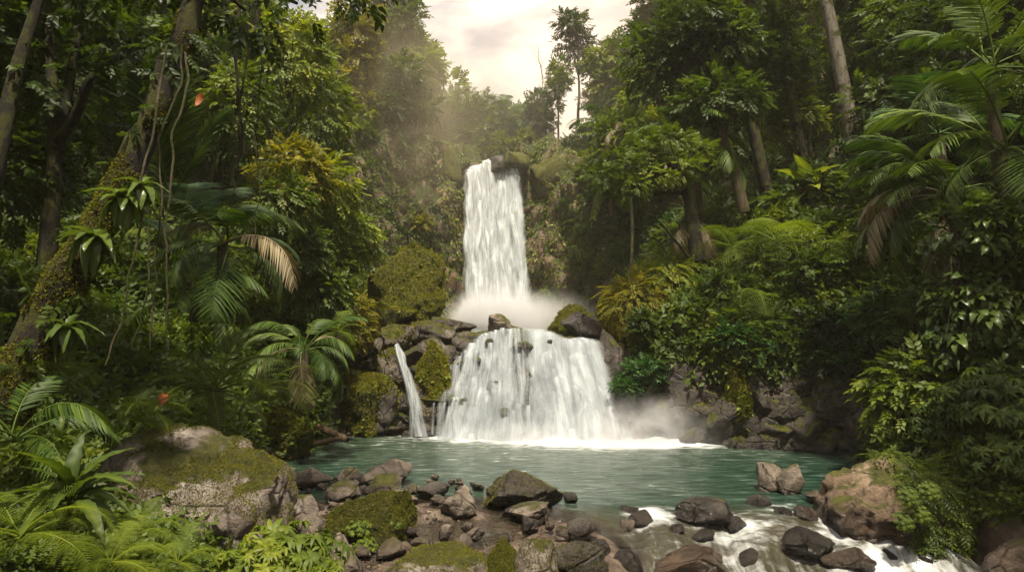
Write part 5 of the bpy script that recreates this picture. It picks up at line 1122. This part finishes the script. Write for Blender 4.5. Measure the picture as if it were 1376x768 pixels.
# crooked tree on the mossy mound
b = W(936, 335, 19.5); e = link('crooked_tree', None, loc=b)
L_ = lambda *q: np.array(W(*q)) - b
m = MB(); T0 = smooth_path([L_(938, 350, 19.5), L_(930, 300, 19.5), L_(926, 262, 19.4), L_(905, 235, 19.2), L_(895, 200, 19.2)], 16); m.add(*tube(T0, np.linspace(.24, .09, 16), 9))
ends = [(815, 240, 19), (840, 222, 18.8), (870, 212, 19.3), (900, 190, 19), (850, 250, 18.6), (880, 240, 18.7), (930, 205, 19.8), (865, 196, 19.6), (915, 225, 18.8), (840, 262, 19)]
for q in ends:
    c = L_(*q); s0 = T0[_r.integers(7, 13)]; m.add(*tube(smooth_path([s0, (s0 + c) / 2 + [0, 0, -.12], c], 9), np.linspace(.07, .015, 9), 5))
m.add(*tube(smooth_path([L_(925, 345, 19.4), L_(905, 320, 19.2), L_(880, 290, 19), L_(860, 285, 19)], 12), np.linspace(.05, .015, 12), 6))
link('trunk', m.mesh('trunk', [BK['dark']]), e)
link('crown', crown_mesh([L_(*q) for q in ends], [.55, .6, .6, .65, .45, .5, .6, .55, .6, .4], 900, 21, SPR, .23, 'bright', .5), e)
tag(e, 'crooked dark tree with a flat spreading crown on the mossy mound', 'tree')
palm_at(938, 300, 20.2, 10, .8, PFd + PF[2:], 'dead fronded palm trunk wrapped beside the crooked tree', tilt=(1.0, 2.0), seed=19, tr=.16)
# straight trunks of the hill forest
def trunk_tree(pts, r0, r1, mat, crown_c, crown_r, n, cmat, label, ls=.4, group=None, flat=.6):
    b = W(*pts[0]); e = link('tree', None, loc=b); m = MB(); P = smooth_path([np.array(W(*q)) - b for q in pts], 22); m.add(*tube(P, np.linspace(r0, r1, 22), 10))
    cc = [np.array(W(*q)) - b for q in crown_c]
    for c in cc:
        s0 = P[_r.integers(15, 22)]; m.add(*tube(smooth_path([s0, (s0 + c) / 2 + [0, 0, -.1], c], 9), np.linspace(r1 * .7, .02, 9), 5))
    link('trunk', m.mesh('trunk', [BK[mat]]), e)
    if cc: link('crown', crown_mesh(cc, [crown_r] * len(cc), n, int(pts[0][0]), SPR, ls, cmat, flat), e)
    tag(e, label, 'tree', group)
trunk_tree([(1148, 200, 22), (1132, 110, 22), (1118, 40, 22), (1100, -40, 22), (1085, -110, 22)], .25, .17, 'pale', [(1060, -130, 22), (1120, -140, 22), (1090, -170, 22)], 1.6, 300, 'mid', 'tall pale straight trunk leaning slightly left on the right hill')
trunk_tree([(1088, 240, 25), (1075, 180, 25), (1062, 120, 25), (1052, 80, 25)], .13, .09, 'pale', [(1030, 70, 25), (1065, 60, 25), (1045, 100, 25.5), (1020, 100, 25), (1080, 90, 26)], 1.1, 500, 'mid', 'slim pale trunk with a dark crown left of the tall pale trunk')
trunk_tree([(1096, 230, 25.5), (1085, 180, 25.5), (1078, 140, 25.5)], .08, .06, 'pale', [], 1, 0, 'mid', 'thin pale bare trunk just right of the slim pale trunk')
trunk_tree([(1030, 262, 23), (1015, 190, 23), (1003, 120, 23), (995, 40, 23), (985, -30, 23)], .24, .12, 'dark', [(900, 60, 23), (940, 30, 22), (980, 10, 23), (1010, 50, 23.5), (950, 80, 23), (1020, 0, 23), (905, 95, 23.5), (930, -10, 23), (975, 55, 22), (880, 85, 23)], 1.25, 1500, 'deep', 'big dark tree with a wide shaded crown right of the sky')
trunk_tree([(1028, 250, 22.6), (1010, 170, 22.6), (985, 90, 22.4), (965, 60, 22.4)], .14, .07, 'dark', [(960, 30, 22), (930, 50, 22.5)], .9, 260, 'mid', 'forked dark stem beside the big dark tree')
trunk_tree([(1000, 285, 21), (988, 235, 21), (972, 190, 21), (965, 150, 21)], .19, .12, 'brown', [(950, 140, 21), (985, 135, 21), (965, 120, 21.5)], .9, 380, 'mid', 'stout brown trunk behind the crooked tree')
trunk_tree([(1250, 130, 24), (1228, 70, 24), (1208, 0, 24), (1195, -60, 24)], .14, .1, 'pale', [(1190, -80, 24)], 1.4, 160, 'mid', 'pale trunk near the top right of the hill')
trunk_tree([(1215, 75, 27), (1195, 30, 27), (1170, -20, 27)], .12, .09, 'brown', [(1170, -40, 27)], 1.4, 160, 'mid', 'brown leaning trunk at the top between two pale trunks')
trunk_tree([(1180, 80, 30), (1142, 40, 30), (1120, 0, 30)], .09, .06, 'pale', [(1110, -30, 30), (1140, -10, 30)], 1.3, 260, 'bright', 'thin pale far trunk right of the tall pale trunk')
b = W(1284, 330, 12.2); e = link('hanging_roots', None, loc=b); m = MB()
for k in range(22):
    a = _r.normal(0, 1, 2); ln = _r.uniform(.6, 1); m.add(*tube(smooth_path(np.array([W(1278 + a[0] * 2, 262, 12.4), W(1284 + a[0] * 3, 340, 12.2 + a[1] * .04), W(1289 + a[0] * 5, 340 + 90 * ln, 12.1 + a[1] * .08), W(1290 + a[0] * 10, 340 + 150 * ln, 12.0 + a[1] * .12)]) - b, 14), np.linspace(.022, .004, 14), 4))
link('strands', m.mesh('strands', [BK['vine']]), e); tag(e, 'hanging tan root mass under the large drooping palm', 'roots')
# right foreground whorled shrubs
for k, (px, py, Y, s, kd, lab) in enumerate([(1345, 530, 10.6, 1.0, ('whorled', 1), 'whorled leafy shrub at the right edge'), (1290, 560, 11.3, .8, ('whorled', 1), 'whorled leafy shrub left of the right edge one'), (1370, 600, 10, .8, ('whorled', 1), 'lower whorled shrub at the right edge of the photo'), (1360, 670, 10, .55, ('fine', 2), 'small fine leaved shrub behind the right edge boulders'),
        (1300, 470, 12.6, 1.0, ('broad', 0), 'dark broad leaved shrub above the whorled shrubs'), (1240, 450, 13.5, .9, ('leafy', 3), 'dark shrub left of the hanging tan roots'), (1350, 330, 12, 1.1, ('broad', 1), 'tall broad leaved shrub at the right edge'), (1180, 430, 15, .9, ('bluish', 0), 'dark bluish shrub over the end of the rock wall'), (1130, 480, 15.8, .75, ('bluish', 0), 'bluish green ivy-like shrub on the rock wall'), (1110, 440, 16.2, .7, ('leafy', 3), 'dark leafy shrub between the tree ferns and the rock wall'),
        (985, 455, 17.0, .7, ('bluish', 0), 'bluish green shrub above the moss hump'), (1040, 470, 16.6, .7, ('bluish', 1), 'fine bluish shrub right of the moss hump'), (870, 440, 18.3, .65, ('leafy', 0), 'green shrub beside the right shoulder of the falls'), (865, 500, 17.6, .6, ('bluish', 0), 'bluish green shrub low beside the lower falls'), (900, 470, 17.8, .65, ('fine', 0), 'fine leaved shrub between the falls and the moss hump'), (840, 520, 17.5, .45, ('bluish', 0), 'low leafy clump at the right foot of the falls')]):
    a, b = SH[kd]; place('shrub', [('stem', b), ('foliage', a)], W(px, py, Y) - [0, 0, .3 * s], (0, 0, k * 1.3), s, lab, 'shrub')
# moss carpet of the mound
for k, (bb, Y, lab, mt) in enumerate([((815, 370, 890, 450), 19.5, 'yellow green moss bush on the left end of the mound', 'gold'), ((860, 345, 940, 420), 19.8, 'bright mossy bush on the crest of the mound', 'bright'), ((905, 335, 985, 400), 20.2, 'green mossy bush around the foot of the crooked tree', 'bright')]):
    mound('moss_bush', bb, Y, None, 520, lab, 'moss', mt, SPRf, .32)

# ------------------------------------------------------------------ far forest by the sky gap
def far_tree(px, pybase, Y, s, kd, lab, rot=0):
    a, b = TREES[kd]; H = {'round': 7.5, 'tall': 11, 'draped': 8.5, 'bushy': 4.6}[kd[0]]; q = W(px, pybase, Y); zt = q[2] + H * s; zg = tz(q[0], q[1])
    s2 = max((zt - zg) / H, .3); place('tree', [('trunk', a), ('crown', b)], (q[0], q[1], zg - .1), (0, 0, rot), ((s + s2) / 2, (s + s2) / 2, s2), lab, 'tree')
far_tree(772, 200, 47, .86, ('tall', 2), 'tall slender tree standing against the sky right of the falls', 1)
far_tree(752, 215, 46, .62, ('tall', 0), 'shorter leafy tree left of the tall slender one', 2)
far_tree(785, 228, 47.5, .55, ('bushy', 2), 'bluish leafy tree on the cliff top right of the high falls', 1)
far_tree(812, 225, 48, .7, ('draped', 0), 'vine draped tree right of the tall slender one', 1)
far_tree(582, 212, 47.5, 1.05, ('round', 0), 'round crowned tree right beside the left rim of the high falls', .4)
far_tree(555, 212, 48, .92, ('tall', 1), 'tall leafy tree at the left edge of the sky', 2)
far_tree(520, 190, 49, 1.3, ('round', 1), 'broad tree higher up left of the sky', 1)
far_tree(515, 160, 46, 1.05, ('tall', 0), 'slender tall tree reaching the top left of the sky', 4)
far_tree(480, 170, 42, 1.0, ('draped', 2), 'draped tree with golden glow painted into its leaves above the reddish cliff', 5)
far_tree(520, 200, 44, .5, ('draped', 2), 'small hanging green tree on the face of the reddish cliff', 3)
far_tree(635, 205, 52, .7, ('bushy', 0), 'round bush just left above the high falls', 3)
far_tree(652, 200, 56, .55, ('round', 1), 'pale hazy tree behind the high falls', 3)
far_tree(612, 200, 60, .75, ('round', 0), 'hazy tree at the left foot of the sky', 3)
far_tree(684, 205, 60, .6, ('round', 2), 'hazy round tree in the middle behind the high falls', 1)
far_tree(705, 208, 54, .75, ('bushy', 1), 'bright hazy bush above the right rim of the high falls', 2)
far_tree(730, 205, 50, .6, ('round', 3), 'dark tree above the right rim boulders', 2)
far_tree(905, 130, 42, 1.0, ('round', 3), 'dark rounded tree touching the sky on the right', 2)
far_tree(875, 205, 38, 1.0, ('bushy', 1), 'pale green slope tree right of the sky', 1)
far_tree(1010, 60, 34, 1.1, ('round', 1), 'tree with golden light painted into its leaves at the top of the right hill', 1)
palm_at(866, 78, 44, 18, 1.5, PF, 'tall palm silhouetted against the bright sky', tilt=(-.2, 1.5), seed=31, tr=.16)
palm_at(842, 100, 48, 15, 1.3, PF, 'second palm left behind the silhouetted palm', tilt=(-.2, 1.5), seed=32, tr=.14)
palm_at(678, 160, 52, 16, 1.35, PF, 'hazy palm in the middle above the high falls', tilt=(-.1, 1.4), seed=33, tr=.14)
palm_at(812, 165, 40, 14, 1.2, PF, 'drooping palm on the slope right of the tall slender tree', tilt=(.4, 1.7), seed=34, tr=.12)
palm_at(838, 175, 36, 13, .9, PFd + PF, 'brown drooping palm on the misty right slope', tilt=(.6, 1.9), seed=35, tr=.08, tm='dark')
for k, (px, Y, top, kd) in enumerate([(628, 49, 172, ('bushy', 0)), (650, 51, 160, ('bushy', 1)), (668, 50, 175, ('round', 0)), (690, 52, 158, ('bushy', 2)), (708, 49, 178, ('bushy', 1)), (640, 55, 145, ('round', 1)), (700, 56, 140, ('round', 2))]):
    far_tree(px, 215, Y, (215 - top) / F * Y / {'bushy': 4.6, 'round': 7.5}[kd[0]], kd, ['leftmost low bush', 'second low bush', 'small round tree', 'bluish bush', 'bright right bush', 'left round hazy tree', 'right round hazy tree'][k] + ' right behind the lip of the high falls', k)
for k, (px, Y, top, kd) in enumerate([(520, 52, 130, ('round', 1)), (548, 51, 135, ('bushy', 0)), (575, 52, 140, ('bushy', 1)), (600, 51, 150, ('bushy', 0)), (495, 50, 120, ('round', 2))]):
    far_tree(px, 215, Y, (215 - top) / F * Y / {'bushy': 4.6, 'round': 7.5}[kd[0]], kd, ['pale round tree filling in below the broad left crown', 'low bush under the tall leafy tree', 'bright low bush left of the falls rim', 'bush just left of the high falls rim', 'round tree above the earthy cliff'][k], k)
# bare tree
b = W(728, 195, 50); e = link('bare_tree', None, loc=b); m = MB(); r = np.random.default_rng(4)
def twig(p, d, l, rad, dep):
    q = p + d * l; m.add(*tube(smooth_path([p, (p + q) / 2 + r.normal(0, .05, 3) * l, q], 5), np.linspace(rad, rad * .6, 5), 4))
    if dep:
        for _ in range(3): twig(q if _ else (p + q) / 2, unit(d + r.normal(0, .45, 3)), l * .68, rad * .55, dep - 1)
twig(np.zeros(3), np.array([-.1, 0, 1.]), 3.0, .09, 4); link('branches', m.mesh('branches', [BK['pale']]), e); tag(e, 'bare leafless tree against the sky left of the tall slender tree', 'tree')
# general forest fill, each a tree of its own
lt = {'round': 'round crowned tree', 'tall': 'tall forest tree', 'draped': 'vine draped tree', 'bushy': 'low bushy tree', 'near': 'dark leafy tree'}
scatter((280, -60, 600, 240), 34, [('round', 0), ('round', 1), ('round', 2), ('draped', 0), ('bushy', 0), ('bushy', 1), ('tall', 1)], (.55, 1.0), lt, 'tree', 'forest trees on the left slope', .9, ymin=18, seed=1)
scatter((800, -60, 1400, 260), 46, [('round', 0), ('round', 1), ('round', 2), ('bushy', 0), ('bushy', 1), ('tall', 0), ('draped', 0)], (.5, .95), lt, 'tree', 'forest trees on the right slope', .9, ymin=22, seed=2)
scatter((700, 100, 900, 400), 18, [('bushy', 0), ('bushy', 1), ('bushy', 2), ('draped', 0)], (.4, .7), lt, 'tree', 'trees on the misty right wall', .9, ymin=30, seed=3)
scatter((560, 100, 820, 215), 10, [('round', 0), ('round', 1), ('bushy', 1)], (.3, .5), lt, 'tree', 'hazy trees behind the high falls', 1.2, ymin=47, seed=4)
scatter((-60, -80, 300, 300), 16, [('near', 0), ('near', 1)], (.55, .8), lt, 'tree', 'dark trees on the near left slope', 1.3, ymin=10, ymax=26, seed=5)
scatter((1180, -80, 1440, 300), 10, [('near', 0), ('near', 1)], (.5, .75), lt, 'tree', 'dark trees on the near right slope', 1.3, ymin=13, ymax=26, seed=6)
ls_ = {'leafy': 'leafy shrub', 'fine': 'fine leaved shrub', 'broad': 'broad leaved shrub', 'gold': 'golden shrub', 'bluish': 'bluish green shrub', 'whorled': 'whorled shrub'}
scatter((420, 120, 640, 400), 22, [('leafy', 0), ('leafy', 1), ('fine', 0), ('fine', 2), ('gold', 0)], (.8, 1.5), ls_, 'shrub', 'shrubs on the far left cliff', .8, ymin=28, seed=7)
scatter((290, 240, 560, 440), 34, [('leafy', 0), ('leafy', 1), ('leafy', 2), ('fine', 2), ('broad', 2)], (.6, 1.1), ls_, 'shrub', 'shrubs on the hill left of the falls', .7, ymin=13, ymax=28, seed=8)
scatter((700, 200, 960, 400), 36, [('leafy', 0), ('bluish', 0), ('fine', 0), ('leafy', 2)], (.8, 1.5), ls_, 'shrub', 'shrubs on the misty right wall', .8, ymin=26, seed=9)
scatter((900, 230, 1260, 420), 30, [('leafy', 0), ('leafy', 2), ('leafy', 3), ('broad', 0), ('fine', 0)], (.6, 1.1), ls_, 'shrub', 'shrubs on the right hill', .8, ymin=14, ymax=30, seed=10)
scatter((-40, 300, 430, 600), 50, [('leafy', 0), ('leafy', 3), ('broad', 0), ('broad', 1), ('fine', 1), ('leafy', 2)], (.35, .7), ls_, 'shrub', 'shrubs on the near left bank', .75, ymin=6, ymax=18, seed=11)
scatter((1150, 300, 1420, 640), 18, [('leafy', 3), ('broad', 0), ('bluish', 1), ('fine', 1)], (.5, .9), ls_, 'shrub', 'shrubs on the near right bank', .8, ymin=9, ymax=20, seed=12)
scatter((-40, 600, 420, 780), 14, [('broad', 1), ('leafy', 1), ('fine', 2)], (.2, .34), ls_, 'shrub', 'low shrubs in the left foreground', .8, ymin=4.8, ymax=8, seed=13)
# trees beside and behind the viewpoint; last two added to shade the foreground
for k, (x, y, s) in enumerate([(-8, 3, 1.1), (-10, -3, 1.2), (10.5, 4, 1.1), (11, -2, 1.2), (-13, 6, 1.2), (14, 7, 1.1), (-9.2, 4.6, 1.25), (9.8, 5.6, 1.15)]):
    a, b = TREES['near', k % 2]; place('tree', [('trunk', a), ('crown', b)], (x, y, tz(x, y)), (0, 0, k), s, ['large tree on the left bank beside the viewpoint', 'large tree on the left bank behind the viewpoint', 'large tree on the right bank beside the viewpoint', 'large tree on the right bank behind the viewpoint', 'large tree higher on the left bank', 'large tree higher on the right bank', 'added shade tree at the left edge of the view', 'added shade tree at the right edge of the view'][k], 'tree')
finish_labels()
